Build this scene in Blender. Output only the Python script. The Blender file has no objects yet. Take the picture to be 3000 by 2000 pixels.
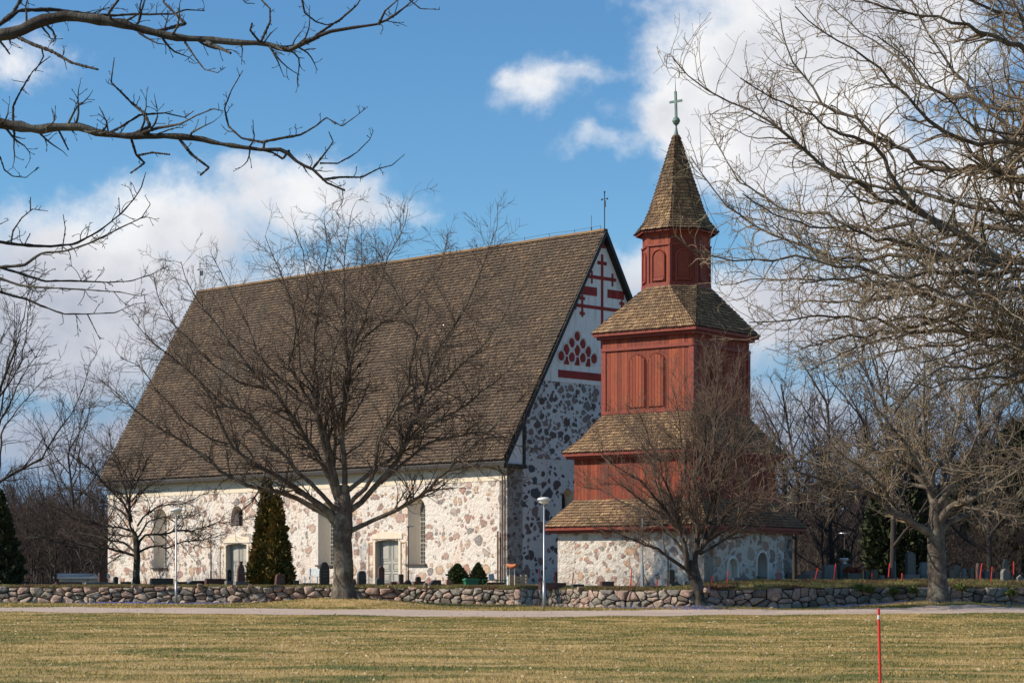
import bpy, bmesh, math, random
import numpy as np
from mathutils import Vector, Matrix
from mathutils.geometry import tessellate_polygon
R = math.radians
rng = np.random.default_rng(7)
random.seed(7)
SC = bpy.context.scene
COL = SC.collection
# ------------------------------------------------------------------ camera
EYE = 1.6; F = 6500.0; HOR = 1717.0
cam = bpy.data.cameras.new('camera'); camo = bpy.data.objects.new('camera', cam); COL.objects.link(camo)
camo.location = (0, 0, EYE); camo.rotation_euler = (R(90), 0, 0)
cam.sensor_width = 36; cam.lens = 36 * F / 3000; cam.shift_y = (HOR - 1000) / 3000
cam.clip_start = 0.5; cam.clip_end = 6000
SC.camera = camo
SC.view_settings.view_transform = 'Standard'; SC.view_settings.look = 'None'
SC.view_settings.exposure = 0.32; SC.view_settings.gamma = 1.0
# ------------------------------------------------------------------ sun and sky
ALPHA, ELEV = 9.0, 37.0
sdir = Vector((-math.cos(R(ALPHA)) * math.cos(R(ELEV)), -math.sin(R(ALPHA)) * math.cos(R(ELEV)), math.sin(R(ELEV))))
sun = bpy.data.lights.new('sun', 'SUN'); sun.energy = 5.0; sun.angle = R(0.5); sun.color = (1.0, 0.89, 0.73)
suno = bpy.data.objects.new('sun', sun); COL.objects.link(suno)
suno.rotation_euler = sdir.to_track_quat('Z', 'Y').to_euler(); suno.location = (-20, -10, 40)
world = bpy.data.worlds.new('World'); SC.world = world; world.use_nodes = True
wt = world.node_tree; wt.nodes.clear()

class NB:
    """small helper for node trees"""
    def __init__(s, nt): s.nt = nt
    def n(s, typ, **kw):
        nd = s.nt.nodes.new(typ)
        for k, v in kw.items():
            setattr(nd, k, v)
        return nd
    def link(s, a, b): s.nt.links.new(a, b)
    def put(s, sock, v):
        if hasattr(v, 'links') or isinstance(v, bpy.types.NodeSocket): s.link(v, sock)
        else:
            if isinstance(v, tuple) and len(v) == 3 and sock.type == 'RGBA': v = (*v, 1)
            sock.default_value = v
    def math(s, op, a, b=0.0, c=None, clamp=False):
        m = s.n('ShaderNodeMath', operation=op, use_clamp=clamp)
        s.put(m.inputs[0], a); s.put(m.inputs[1], b)
        if c is not None: s.put(m.inputs[2], c)
        return m.outputs[0]
    def vmath(s, op, a, b=(0, 0, 0), out=0):
        m = s.n('ShaderNodeVectorMath', operation=op)
        s.put(m.inputs[0], a); s.put(m.inputs[1], b)
        return m.outputs['Value' if op in ('LENGTH', 'DOT_PRODUCT', 'DISTANCE') else 'Vector']
    def noise(s, vec, scale, detail=4, rough=0.55, col=False, dist=0.0):
        t = s.n('ShaderNodeTexNoise'); s.put(t.inputs['Vector'], vec)
        t.inputs['Scale'].default_value = scale; t.inputs['Detail'].default_value = detail
        t.inputs['Roughness'].default_value = rough; t.inputs['Distortion'].default_value = dist
        return t.outputs['Color' if col else 'Fac']
    def vor(s, vec, scale, feature='F1', rand=1.0):
        t = s.n('ShaderNodeTexVoronoi', feature=feature); s.put(t.inputs['Vector'], vec)
        t.inputs['Scale'].default_value = scale; t.inputs['Randomness'].default_value = rand
        return t
    def ramp(s, fac, stops, interp='LINEAR'):
        r = s.n('ShaderNodeValToRGB'); s.put(r.inputs[0], fac); cr = r.color_ramp; cr.interpolation = interp
        while len(cr.elements) < len(stops): cr.elements.new(0.5)
        for e, (p, c) in zip(cr.elements, stops):
            e.position = p; e.color = (*c, 1) if len(c) == 3 else c
        return r.outputs[0]
    def mix(s, f, a, b, mode='MIX'):
        m = s.n('ShaderNodeMix', data_type='RGBA', blend_type=mode)
        s.put(m.inputs[0], f); s.put(m.inputs[6], a); s.put(m.inputs[7], b)
        return m.outputs[2]
    def rng(s, v, a, b, c=0.0, d=1.0, smooth=False):
        m = s.n('ShaderNodeMapRange'); 
        if smooth: m.interpolation_type = 'SMOOTHSTEP'
        s.put(m.inputs[0], v)
        for i, q in enumerate((a, b, c, d)): s.put(m.inputs[i + 1], q)
        return m.outputs[0]
    def scale(s, vec, sc):
        m = s.n('ShaderNodeMapping'); s.put(m.inputs[0], vec); m.inputs['Scale'].default_value = sc
        return m.outputs[0]

W = NB(wt)
sky = W.n('ShaderNodeTexSky', sky_type='NISHITA'); sky.sun_disc = False
sky.sun_elevation = R(ELEV); sky.sun_rotation = math.atan2(sdir.x, sdir.y) % (2 * math.pi)
sky.altitude = 0; sky.air_density = 1.0; sky.dust_density = 0.0; sky.ozone_density = 1.0
SKYSTR = 0.07
tc = W.n('ShaderNodeTexCoord').outputs['Generated']
sep = W.n('ShaderNodeSeparateXYZ'); W.link(tc, sep.inputs[0])
# cloud layer is a flat map of sky directions: azimuth-like u, elevation-like v
yy = W.math('MAXIMUM', sep.outputs[1], 0.06)
u_ = W.math('DIVIDE', sep.outputs[0], yy); v_ = W.math('DIVIDE', sep.outputs[2], yy)
cmb = W.n('ShaderNodeCombineXYZ'); W.link(u_, cmb.inputs[0]); W.link(v_, cmb.inputs[1])
UV = cmb.outputs[0]
dn = W.vmath('SUBTRACT', W.noise(UV, 26, 6, 0.6, True), (0.5, 0.5, 0.5))
dn2 = W.vmath('MULTIPLY', dn, (0.045, 0.03, 0))
UVd = W.vmath('ADD', UV, dn2)
# cloud banks: azimuth, elevation, half widths, weight
clouds = [(0.120, 0.232, .060, .038, 1.35), (0.084, 0.214, .027, .023, 1.3), (0.150, 0.250, .07, .04, 1.35), (0.128, 0.200, .055, .028, 1.2),
          (0.19, 0.175, .09, .04, .8), (0.10, 0.190, .03, .014, .75), (0.012, 0.223, .026, .011, .56), (0.030, 0.229, .026, .007, .5), (-.002, .228, .014, .006, .5), (0.042, 0.199, .022, .006, .42), (.055, .214, .012, .01, .4),
          (-0.100, 0.174, .044, .018, .85), (-0.155, 0.162, .055, .020, .9), (-0.19, 0.142, .065, .030, 1.2), (-0.068, 0.170, .026, .010, .66),
          (-0.21, 0.122, .09, .030, 1.2), (-0.222, 0.238, .024, .014, .6), (-0.2, 0.098, .07, .014, .9), (-0.19, 0.066, .08, .014, .8), (0.06, 0.142, .028, .014, .75),
          (0.12, 0.125, .06, .024, .95), (0.2, 0.12, .08, .035, .95), (0.1, 0.264, .05, .006, .5), (0.13, 0.07, .08, .018, .7), (-0.1, 0.13, .12, .02, .6)]
acc = None
for (cu, cv, ru, rv, wgt) in clouds:
    q = W.vmath('MULTIPLY', W.vmath('SUBTRACT', UVd, (cu, cv, 0)), (1 / ru, 1 / rv, 0))
    ln = W.vmath('LENGTH', q)
    b = W.math('MULTIPLY', W.math('SUBTRACT', 1.35, ln), wgt)
    b = W.math('MINIMUM', b, wgt)
    acc = b if acc is None else W.math('SMOOTH_MAX', acc, b, 0.25)
n1 = W.noise(UV, 34, 8, 0.62)
n2 = W.noise(tc, 2.2, 6, 0.6)
far = W.math('MULTIPLY', W.math('LESS_THAN', sep.outputs[1], 0.5), W.rng(n2, 0.56, 0.75))
dens = W.math('ADD', acc, W.math('MULTIPLY', W.math('SUBTRACT', n1, 0.5), 1.35))
mask = W.rng(dens, 0.04, 0.92, 0, 1, True)
mask = W.math('MAXIMUM', W.math('MULTIPLY', mask, W.math('GREATER_THAN', sep.outputs[1], 0.06)), W.math('MULTIPLY', far, 0.25))
csh = W.noise(W.vmath('ADD', UV, (0.3, 0.012, 0)), 20, 5, 0.5)
csh = W.math('ADD', W.math('MULTIPLY', csh, 0.8), W.math('MULTIPLY', W.rng(dens, 0.5, 1.6), 0.25))
cv_ = W.rng(v_, 0.05, 0.19, -0.46, 0.07)
csh = W.math('SUBTRACT', csh, cv_)
k = .82 / SKYSTR
ccol = W.ramp(csh, [(0.36, (.93, .93, .94)), (0.56, (.72, .73, .78)), (0.85, (.42, .46, .56))])
ccol = W.mix(1.0, ccol, (k, k, k), 'MULTIPLY')
hs = W.n('ShaderNodeHueSaturation'); hs.inputs['Saturation'].default_value = 1.15; hs.inputs['Value'].default_value = 1.0
W.link(sky.outputs[0], hs.inputs['Color'])
skyc = W.mix(1.0, hs.outputs[0], (0.86, 1.24, 1.48), 'MULTIPLY')
skyc = W.mix(W.rng(v_, 0.17, 0.04, 0, 0.92, True), skyc, (2.7, 4.0, 6.4))
mixc = W.mix(mask, skyc, ccol)
bg = W.n('ShaderNodeBackground'); W.link(mixc, bg.inputs[0]); bg.inputs[1].default_value = SKYSTR
wo = W.n('ShaderNodeOutputWorld'); W.link(bg.outputs[0], wo.inputs[0])

# ------------------------------------------------------------------ object helpers
def tag(o, label=None, cat=None, group=None, kind=None):
    if label: o['label'] = label
    if cat: o['category'] = cat
    if group: o['group'] = group
    if kind: o['kind'] = kind
    return o
def empty(name, loc=(0, 0, 0), rz=0.0):
    o = bpy.data.objects.new(name, None); COL.objects.link(o); o.location = loc; o.rotation_euler = (0, 0, rz)
    o.empty_display_size = 0.2
    return o
def link_mesh(name, me, mat, parent=None):
    o = bpy.data.objects.new(name, me); COL.objects.link(o)
    if mat is not None: me.materials.append(mat)
    if parent is not None: o.parent = parent
    return o
def np_obj(name, V, Fq, mat, parent=None, smooth=False):
    """V (n,3); Fq (m,3|4)"""
    V = np.asarray(V, dtype=np.float32); Fq = np.asarray(Fq, dtype=np.int32)
    me = bpy.data.meshes.new(name); k = Fq.shape[1]
    me.vertices.add(len(V)); me.vertices.foreach_set('co', V.ravel())
    me.loops.add(Fq.size); me.loops.foreach_set('vertex_index', Fq.ravel())
    me.polygons.add(len(Fq)); me.polygons.foreach_set('loop_start', np.arange(0, Fq.size, k, dtype=np.int32))
    try: me.polygons.foreach_set('loop_total', np.full(len(Fq), k, dtype=np.int32))
    except Exception: pass
    me.update(calc_edges=True); me.validate()
    if smooth: me.polygons.foreach_set('use_smooth', np.ones(len(me.polygons), dtype=bool))
    return link_mesh(name, me, mat, parent)
class MB:
    def __init__(s): s.v = []; s.f = []
    def add(s, vs, fs):
        b = len(s.v); s.v += [tuple(v) for v in vs]; s.f += [tuple(i + b for i in f) for f in fs]
    def box(s, x0, x1, y0, y1, z0, z1, M=None):
        vs = [Vector((x, y, z)) for z in (z0, z1) for x, y in ((x0, y0), (x1, y0), (x1, y1), (x0, y1))]
        if M is not None: vs = [M @ v for v in vs]
        s.add(vs, [(0, 3, 2, 1), (4, 5, 6, 7), (0, 1, 5, 4), (1, 2, 6, 5), (2, 3, 7, 6), (3, 0, 4, 7)])
    def prism(s, pts, y0, y1, M=None):
        """polygon pts (x,z) extruded along y"""
        n = len(pts); vs = [Vector((x, y0, z)) for x, z in pts] + [Vector((x, y1, z)) for x, z in pts]
        if M is not None: vs = [M @ v for v in vs]
        s.add(vs, [tuple(range(n)), tuple(range(2 * n - 1, n - 1, -1))] + [(i, i + n, (i + 1) % n + n, (i + 1) % n) for i in range(n)])
    def tube(s, pts, r, k=8):
        pts = [Vector(p) for p in pts]; rs = r if isinstance(r, (list, tuple)) else [r] * len(pts)
        vs = []; n = len(pts)
        for i, p in enumerate(pts):
            t = (pts[min(i + 1, n - 1)] - pts[max(i - 1, 0)])
            if t.length < 1e-7: t = Vector((0, 0, 1))
            t.normalize(); a = Vector((1, 0, 0)) if abs(t.x) < 0.8 else Vector((0, 1, 0))
            e = t.cross(a).normalized(); f = t.cross(e)
            vs += [p + (e * math.cos(q * 2 * math.pi / k) + f * math.sin(q * 2 * math.pi / k)) * rs[i] for q in range(k)]
        fs = [(i * k + q, (i + 1) * k + q, (i + 1) * k + (q + 1) % k, i * k + (q + 1) % k) for i in range(n - 1) for q in range(k)]
        fs += [tuple(range(k)), tuple(range((n - 1) * k, n * k))[::-1]]
        s.add(vs, fs)
    def lathe(s, prof, c=(0, 0, 0), k=20):
        c = Vector(c); s.tube([c + Vector((0, 0, z)) for r, z in prof], [max(r, 1e-4) for r, z in prof], k)
    def build(s, name, mat, parent=None, bevel=0.0, smooth=False):
        me = bpy.data.meshes.new(name); me.from_pydata([tuple(v) for v in s.v], [], s.f)
        bm = bmesh.new(); bm.from_mesh(me); bmesh.ops.recalc_face_normals(bm, faces=bm.faces)
        if bevel: bmesh.ops.bevel(bm, geom=list(bm.edges), offset=bevel, segments=2, affect='EDGES', clamp_overlap=True)
        bm.to_mesh(me); bm.free()
        if smooth:
            for p in me.polygons: p.use_smooth = True
        return link_mesh(name, me, mat, parent)

def mat(name, fn):
    m = bpy.data.materials.new(name); m.use_nodes = True; nt = m.node_tree; nt.nodes.clear()
    B = NB(nt); out = B.n('ShaderNodeOutputMaterial'); bs = B.n('ShaderNodeBsdfPrincipled')
    B.link(bs.outputs[0], out.inputs[0]); fn(B, bs); return m
def coords(B, which='Object'): return B.n('ShaderNodeTexCoord').outputs[which]
def worldpos(B): return B.n('ShaderNodeNewGeometry').outputs['Position']
def bump(B, bs, h, strength=0.4, dist=0.02):
    b = B.n('ShaderNodeBump'); b.inputs['Strength'].default_value = strength; b.inputs['Distance'].default_value = dist
    B.link(h, b.inputs['Height']); B.link(b.outputs[0], bs.inputs['Normal'])
def simple(name, c, rough=0.6, metal=0.0, var=0.25, sc=6.0):
    def fn(B, bs):
        n = B.noise(coords(B), sc, 5, 0.6)
        a = tuple(x * (1 - var) for x in c); b = tuple(min(1, x * (1 + var)) for x in c)
        B.link(B.ramp(n, [(0.3, a), (0.7, b)]), bs.inputs['Base Color'])
        bs.inputs['Roughness'].default_value = rough; bs.inputs['Metallic'].default_value = metal
    return mat(name, fn)
def bark(name, c1, c2, c3=None, bs_=0.6):
    def fn(B, bs):
        p = worldpos(B)
        n = B.noise(B.scale(p, (1, 1, 0.35)), 9, 5, 0.65); m = B.noise(p, 1.7, 4, 0.6)
        c = B.ramp(n, [(0.3, c1), (0.7, c2)])
        if c3: c = B.mix(B.rng(m, 0.52, 0.66), c, c3)
        B.link(c, bs.inputs['Base Color']); bs.inputs['Roughness'].default_value = 0.9
        h = B.noise(B.scale(p, (1, 1, 0.22)), 22, 5, 0.7); bump(B, bs, h, bs_, 0.05)
    return mat(name, fn)
M = {}
M['oak_bark'] = bark('oak_bark', (.042, .032, .025), (.15, .118, .09), (.20, .18, .135), 0.9)
M['oak_twig'] = bark('oak_twig', (.065, .045, .034), (.16, .118, .088))
M['dark_bark'] = bark('dark_bark', (.018, .014, .011), (.062, .048, .038), (.11, .105, .088), 0.9)
M['red_twig'] = bark('red_twig', (.095, .060, .044), (.21, .145, .105))
M['far_bark'] = bark('far_bark', (.022, .017, .015), (.055, .043, .037))
M['far_twig'] = bark('far_twig', (.036, .024, .019), (.082, .057, .045))
M['near_twig'] = bark('near_twig', (.10, .072, .046), (.30, .225, .15), (.34, .29, .205))
def f_shingle(c):
    def fn(B, bs):
        g = B.n('ShaderNodeNewGeometry'); r = g.outputs['Random Per Island']
        col = B.ramp(r, c)
        n = B.noise(g.outputs['Position'], 0.7, 5, 0.6)
        col = B.mix(B.rng(n, 0.40, 0.7, 0, 0.40), col, (.075, .052, .036))
        col = B.mix(B.rng(B.noise(B.scale(g.outputs['Position'], (.5, .5, .12)), 1.2, 4, .6), .50, .68, 0, .55), col, (.048, .042, .030))
        n2 = B.noise(g.outputs['Position'], 30, 3, 0.6)
        col = B.mix(B.rng(n2, 0.3, 0.75, 0, 0.35), col, (.05, .035, .025))
        B.link(col, bs.inputs['Base Color']); bs.inputs['Roughness'].default_value = 0.85
    return fn
M['roof_shingle'] = mat('tarred_shingle', f_shingle([(0.0, (.070, .045, .030)), (0.5, (.112, .073, .047)), (0.88, (.150, .100, .062)), (1.0, (.27, .175, .10))]))
M['butt_shade'] = simple('weathered_butt_shade', (.035, .026, .020), .9)  # shingle butts: weathered wood, darkened to paint the shadow lines between courses
M['tower_shingle'] = mat('wood_shingle', f_shingle([(0.0, (.16, .086, .046)), (0.4, (.26, .155, .078)), (0.8, (.345, .215, .11)), (1.0, (.48, .32, .165))]))
def f_redwood(B, bs):
    g = B.n('ShaderNodeNewGeometry'); r = g.outputs['Random Per Island']
    p = coords(B)
    col = B.ramp(r, [(0.0, (.13, .018, .006)), (0.6, (.205, .031, .009)), (1.0, (.30, .058, .017))])
    n = B.noise(B.scale(p, (9, 9, 0.8)), 2.2, 5, 0.65)
    col = B.mix(B.rng(n, 0.45, 0.8, 0, 0.55), col, (.12, .02, .015))
    n2 = B.noise(B.scale(p, (14, 14, 1.2)), 3, 4, 0.7)
    col = B.mix(B.rng(n2, 0.52, 0.75, 0, 0.6), col, (.42, .12, .06))
    col = B.mix(B.rng(B.noise(B.scale(p, (1, 1, .3)), .9, 5, .7), .5, .72, 0, .55), col, (.10, .018, .010))
    B.link(col, bs.inputs['Base Color']); bs.inputs['Roughness'].default_value = 0.75
M['red_wood'] = mat('red_painted_wood', f_redwood)
M['red_trim'] = simple('red_trim', (.20, .025, .010), .6)
M['red_dark'] = simple('dark_red_board', (.10, .011, .008), .7)
M['red_plaster'] = simple('red_plaster', (.27, .028, .022), .85, var=.35, sc=3)
def rubble(name, plaster, stones, s1, pres, thr0, thr1, cover=0.0, stain=(.5, .42, .34), soften=0.03):
    def fn(B, bs):
        p = coords(B)
        d = B.vmath('MULTIPLY', B.vmath('SUBTRACT', B.noise(p, 2.2, 4, 0.6, True), (.5, .5, .5)), (.22, .22, .22))
        q = B.vmath('ADD', B.scale(p, (1, 1, 1.15)), d)
        dens = B.noise(p, 0.35, 3, 0.5)
        def layer(scale, presence):
            e = B.vor(q, scale, 'DISTANCE_TO_EDGE', 0.85).outputs['Distance']
            vf = B.vor(q, scale, 'F1', 0.85); c = vf.outputs['Color']
            s = B.n('ShaderNodeSeparateColor'); B.link(c, s.inputs[0])
            thr = B.rng(s.outputs[1], 0, 1, thr0, thr1)
            nn = B.math('MULTIPLY', B.math('SUBTRACT', B.noise(p, 14, 4, 0.7), 0.5), 0.05 + cover * 0.35)
            rad = B.math('MULTIPLY', B.math('SUBTRACT', B.rng(s.outputs[1], 0, 1, .60, .42), vf.outputs['Distance']), .6)
            m = B.rng(B.math('ADD', B.math('SMOOTH_MIN', B.math('SUBTRACT', e, thr), rad, .06), nn), 0.0, soften, 0, 1, True)
            pr = B.math('LESS_THAN', B.math('ADD', s.outputs[0], B.math('MULTIPLY', B.math('SUBTRACT', dens, .5), 1.2)), presence)
            return B.math('MULTIPLY', m, pr), s.outputs[2]
        m1, t1 = layer(s1, pres); m2, t2 = layer(s1 * 2.1, pres * 0.62)
        m2 = B.math('MULTIPLY', m2, B.math('SUBTRACT', 1.0, m1))
        stc = lambda t: B.mix(B.rng(B.noise(p, 9, 4, .7), .3, .8, 0, .5), B.ramp(t, [(i / len(stones), c) for i, c in enumerate(stones)], 'CONSTANT'), plaster if cover > 0.2 else (.09, .08, .08))
        n = B.noise(p, 3, 6, 0.65); n2 = B.noise(B.scale(p, (1, 1, .4)), 0.7, 4, 0.6)
        pl = B.mix(B.rng(n, 0.4, 0.75, 0, 0.4), plaster, tuple(x * .78 for x in plaster))
        pl = B.mix(B.rng(n2, 0.46, 0.7, 0, 0.55), pl, stain)
        pl = B.mix(B.rng(B.noise(p, 11, 5, .75), .55, .72, 0, .55), pl, tuple(x * .62 for x in stain))
        sz = B.n('ShaderNodeSeparateXYZ'); B.link(p, sz.inputs[0]); pl = B.mix(B.math('MULTIPLY', B.rng(sz.outputs[2], 2.6, 1.5), B.rng(n, .35, .6, .1, .7)), pl, (.33, .27, .22))
        col = B.mix(m1, pl, stc(t1)); col = B.mix(m2, col, stc(t2))
        B.link(col, bs.inputs['Base Color']); bs.inputs['Roughness'].default_value = 0.9
        h = B.math('ADD', B.math('MULTIPLY', B.math('MAXIMUM', m1, m2), 0.5), B.noise(p, 5, 6, 0.7))
        bump(B, bs, h, 1.0, 0.14)
    return mat(name, fn)
PL = (.76, .705, .645)
M['nave_wall'] = rubble('rubble_in_cream_plaster', PL, [(.42, .24, .18), (.48, .31, .23), (.27, .13, .10), (.38, .31, .26), (.17, .15, .15), (.50, .32, .19), (.34, .14, .10)], 1.6, .78, .06, .28, .8, (.72, .52, .40), .05)
M['gable_wall'] = rubble('rubble_in_white_mortar', (.72, .69, .67), [(.16, .11, .10), (.30, .20, .18), (.12, .11, .11), (.33, .23, .20), (.24, .21, .19), (.13, .08, .07), (.28, .23, .20)], 1.75, 1.15, .05, .15, .12, (.55, .53, .54))
M['gable_low'] = rubble('rubble_in_grey_mortar', (.68, .65, .63), [(.12, .08, .08), (.20, .13, .12), (.09, .09, .10), (.28, .19, .17)], 1.35, 0.62, .07, .22, .15, (.52, .49, .50))
M['base_wall'] = rubble('tower_base_rubble', PL, [(.42, .22, .16), (.48, .32, .23), (.26, .14, .11), (.40, .34, .27), (.24, .19, .17), (.52, .29, .17)], 1.55, .92, .06, .17, .35, (.70, .55, .44))
M['pale_rubble'] = rubble('whitewashed_rubble', PL, [(.60, .50, .42), (.66, .57, .48), (.55, .44, .36), (.62, .55, .47)], 2.0, 1.0, .02, .08, .3, (.62, .50, .38))
def f_plaster(c, st, amt=.5):
    def fn(B, bs):
        p = coords(B); n = B.noise(p, 2.5, 6, .65); n2 = B.noise(B.scale(p, (3, 3, .35)), 1.4, 5, .65)
        col = B.mix(B.rng(n, .4, .8, 0, .35), c, tuple(x * .8 for x in c))
        col = B.mix(B.rng(n2, .52, .8, 0, amt), col, st)
        B.link(col, bs.inputs['Base Color']); bs.inputs['Roughness'].default_value = .92
        bump(B, bs, B.noise(p, 6, 6, .7), .3, .05)
    return fn
M['white_plaster'] = mat('white_plaster', f_plaster((.80, .76, .72), (.33, .31, .29), .75))
M['cream_plaster'] = mat('cream_plaster', f_plaster((.70, .62, .50), (.62, .45, .25), .7))
M['black_board'] = simple('tarred_board', (.018, .015, .014), .7)
M['door_paint'] = simple('grey_blue_paint', (.37, .36, .325), .5, var=.08)
M['glass'] = simple('old_glass', (.02, .022, .02), .15)
M['leading'] = simple('grey_glazing_bar', (.30, .29, .26), .5)
M['tin'] = simple('dark_tin', (.08, .055, .045), .5)
M['copper'] = simple('green_copper', (.10, .17, .145), .55, var=.4)
M['iron'] = simple('black_iron', (.03, .032, .036), .45, .3)
M['steel'] = simple('galvanised_steel', (.36, .39, .42), .4, .5, var=.1)
M['lamp_white'] = simple('lamp_white', (.68, .69, .68), .35, var=.05)
M['moulding'] = simple('ochre_moulding', (.48, .33, .2), .9)
M['soil'] = simple('dark_soil', (.05, .036, .025), .95)

# ------------------------------------------------------------------ ground
def lerp_tab(tab, x):
    return float(np.interp(x, [a for a, b in tab], [b for a, b in tab]))
# retaining wall line as (x/y slope -> distance); lawn profile
WALL = [(-3.0, 106), (-.231, 104.5), (-.115, 103.3), (-.05, 103), (.0, 100.5), (.02, 97), (.04, 94.2), (.08, 92.4), (.12, 93), (.15, 95), (.231, 97.5), (3.0, 99)]
PROF = [(-60, 0), (37, 0), (84, .42), (91, .62), (104, .81), (140, 1.0)]
def wall_y(u): return lerp_tab(WALL, u)
def g_np(Y): return np.interp(Y, [a for a, b in PROF], [b for a, b in PROF])
mounds = [(-7.54, 98.2, .36, 3.6, 2.0), (17.9, 94.0, .30, 3.2, 1.6), (7.75, 92.2, .12, 2.0, 1.2)]
def lawn_z(x, y):
    z = g_np(y)
    for mx, my, h, rx, ry in mounds:
        z = z + h * np.exp(-((x - mx) / rx) ** 2 - ((y - my) / ry) ** 2)
    return z + .02 * np.sin(x * 1.3 + y * .7) * np.sin(y * .9)
def yard_z(x, y):
    u = x / np.maximum(y, 1)
    t = np.clip((y - 96) / 26, 0, 1)
    left = 1.50 + .25 * t
    right = 1.56 + .30 * np.clip((y - np.interp(u, [a for a, b in WALL], [b for a, b in WALL])) / 5, 0, 1)
    w = np.clip((u - .07) / .03, 0, 1)
    return left * (1 - w) + right * w + .025 * np.sin(x * 2.1) * np.sin(y * 1.7 + x)
def grid_obj(name, us, vs, fn, m):
    U, Vv = np.meshgrid(us, vs); X, Y, Z = fn(U, Vv)
    V = np.stack([X, Y, Z], -1).reshape(-1, 3); nu = len(us); nv = len(vs)
    i = np.arange(nu - 1); j = np.arange(nv - 1); I, J = np.meshgrid(i, j)
    a = (J * nu + I).ravel()
    return np_obj(name, V, np.stack([a, a + 1, a + nu + 1, a + nu], 1), m, smooth=True)
def f_lawn(B, bs):
    p = worldpos(B)
    st = B.noise(B.scale(p, (.22, .46, 1)), 1.0, 7, .68, dist=.8)
    st2 = B.noise(B.scale(p, (.95, 1.2, 1)), 1.0, 5, .68)
    fine = B.noise(p, 14, 4, .75)
    mixv = B.math('ADD', B.math('MULTIPLY', st, .6), B.math('ADD', B.math('MULTIPLY', st2, .3), B.math('MULTIPLY', fine, .14)))
    col = B.ramp(mixv, [(.43, (.085, .105, .014)), (.49, (.19, .155, .033)), (.53, (.34, .235, .076)), (.60, (.48, .335, .14))])
    col = B.mix(B.rng(B.noise(p, 40, 3, .7), .35, .8, 0, .4), col, (.07, .065, .025))
    B.link(col, bs.inputs['Base Color']); bs.inputs['Roughness'].default_value = .95
    bump(B, bs, B.noise(p, 25, 5, .8), .6, .06)
M['lawn'] = mat('spring_grass', f_lawn)
def f_yard(B, bs):
    p = worldpos(B); n = B.noise(p, .8, 6, .65)
    col = B.ramp(n, [(.35, (.11, .10, .035)), (.5, (.17, .13, .06)), (.65, (.10, .06, .035))])
    B.link(col, bs.inputs['Base Color']); bs.inputs['Roughness'].default_value = .95
    bump(B, bs, B.noise(p, 18, 5, .8), .7, .08)
M['yard'] = mat('churchyard_turf', f_yard)
us = np.concatenate([np.linspace(-3, -.35, 12), np.linspace(-.30, .30, 150), np.linspace(.35, 3, 12)])
def fn_lawn(U, T):
    WY = np.interp(U, [a for a, b in WALL], [b for a, b in WALL]) + .25
    Y = 2 + (WY - 2) * T; return U * Y, Y, lawn_z(U * Y, Y)
tag(grid_obj('lawn', us, np.concatenate([np.linspace(0, .8, 40), np.linspace(.81, 1, 70)]), fn_lawn, M['lawn']), kind='structure')
def fn_yard(U, T):
    WY = np.interp(U, [a for a, b in WALL], [b for a, b in WALL]) + .3
    Y = WY + 6 * T + (3500) * T ** 7; return U * Y, Y, yard_z(U * Y, Y)
tag(grid_obj('churchyard_ground', us, np.linspace(0, 1, 60) , fn_yard, M['yard']), kind='structure')
g0 = MB(); g0.add([(-6000, -4000, -.35), (6000, -4000, -.35), (6000, 6000, -.35), (-6000, 6000, -.35)], [(0, 1, 2, 3)])
tag(g0.build('ground', M['lawn']), kind='structure')
def f_path(B, bs):
    p = worldpos(B); n = B.noise(B.scale(p, (.25, 1, 1)), 1.6, 5, .6); v = B.noise(p, 45, 3, .8)
    col = B.ramp(n, [(.3, (.37, .285, .235)), (.7, (.52, .41, .34))])
    col = B.mix(B.rng(v, .4, .75, 0, .5), col, (.22, .18, .165)); col = B.mix(B.rng(B.noise(B.scale(p, (.12, 1.6, 1)), 1.0, 4, .6), .5, .68, 0, .5), col, (.26, .21, .16))
    B.link(col, bs.inputs['Base Color']); bs.inputs['Roughness'].default_value = .95
    bump(B, bs, v, .5, .03)
M['path'] = mat('pink_gravel', f_path)
PF = [(-3, 92), (-.231, 89.5), (-.113, 87), (0, 84.2), (.098, 86.3), (.231, 88.5), (3, 91)]
PB = [(-3, 100), (-.231, 96.6), (-.113, 94.0), (0, 90.4), (.098, 91.2), (.231, 93.3), (3, 96)]
def fn_path(U, T):
    a = np.interp(U, [p for p, q in PF], [q for p, q in PF]); b = np.interp(U, [p for p, q in PB], [q for p, q in PB])
    wob = .12 * np.sin(U * 310) + .08 * np.sin(U * 733 + 1)
    e = (T < .01) | (T > .99)
    Y = a + (b - a) * T + wob * e; return U * Y, Y, lawn_z(U * Y, Y) + .006 + .012 * np.sin(T * math.pi)
tag(grid_obj('gravel_path', np.concatenate([np.linspace(-3, -.35, 12), np.linspace(-.3, .3, 400), np.linspace(.35, 3, 12)]), np.linspace(0, 1, 14), fn_path, M['path']), kind='structure')
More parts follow.
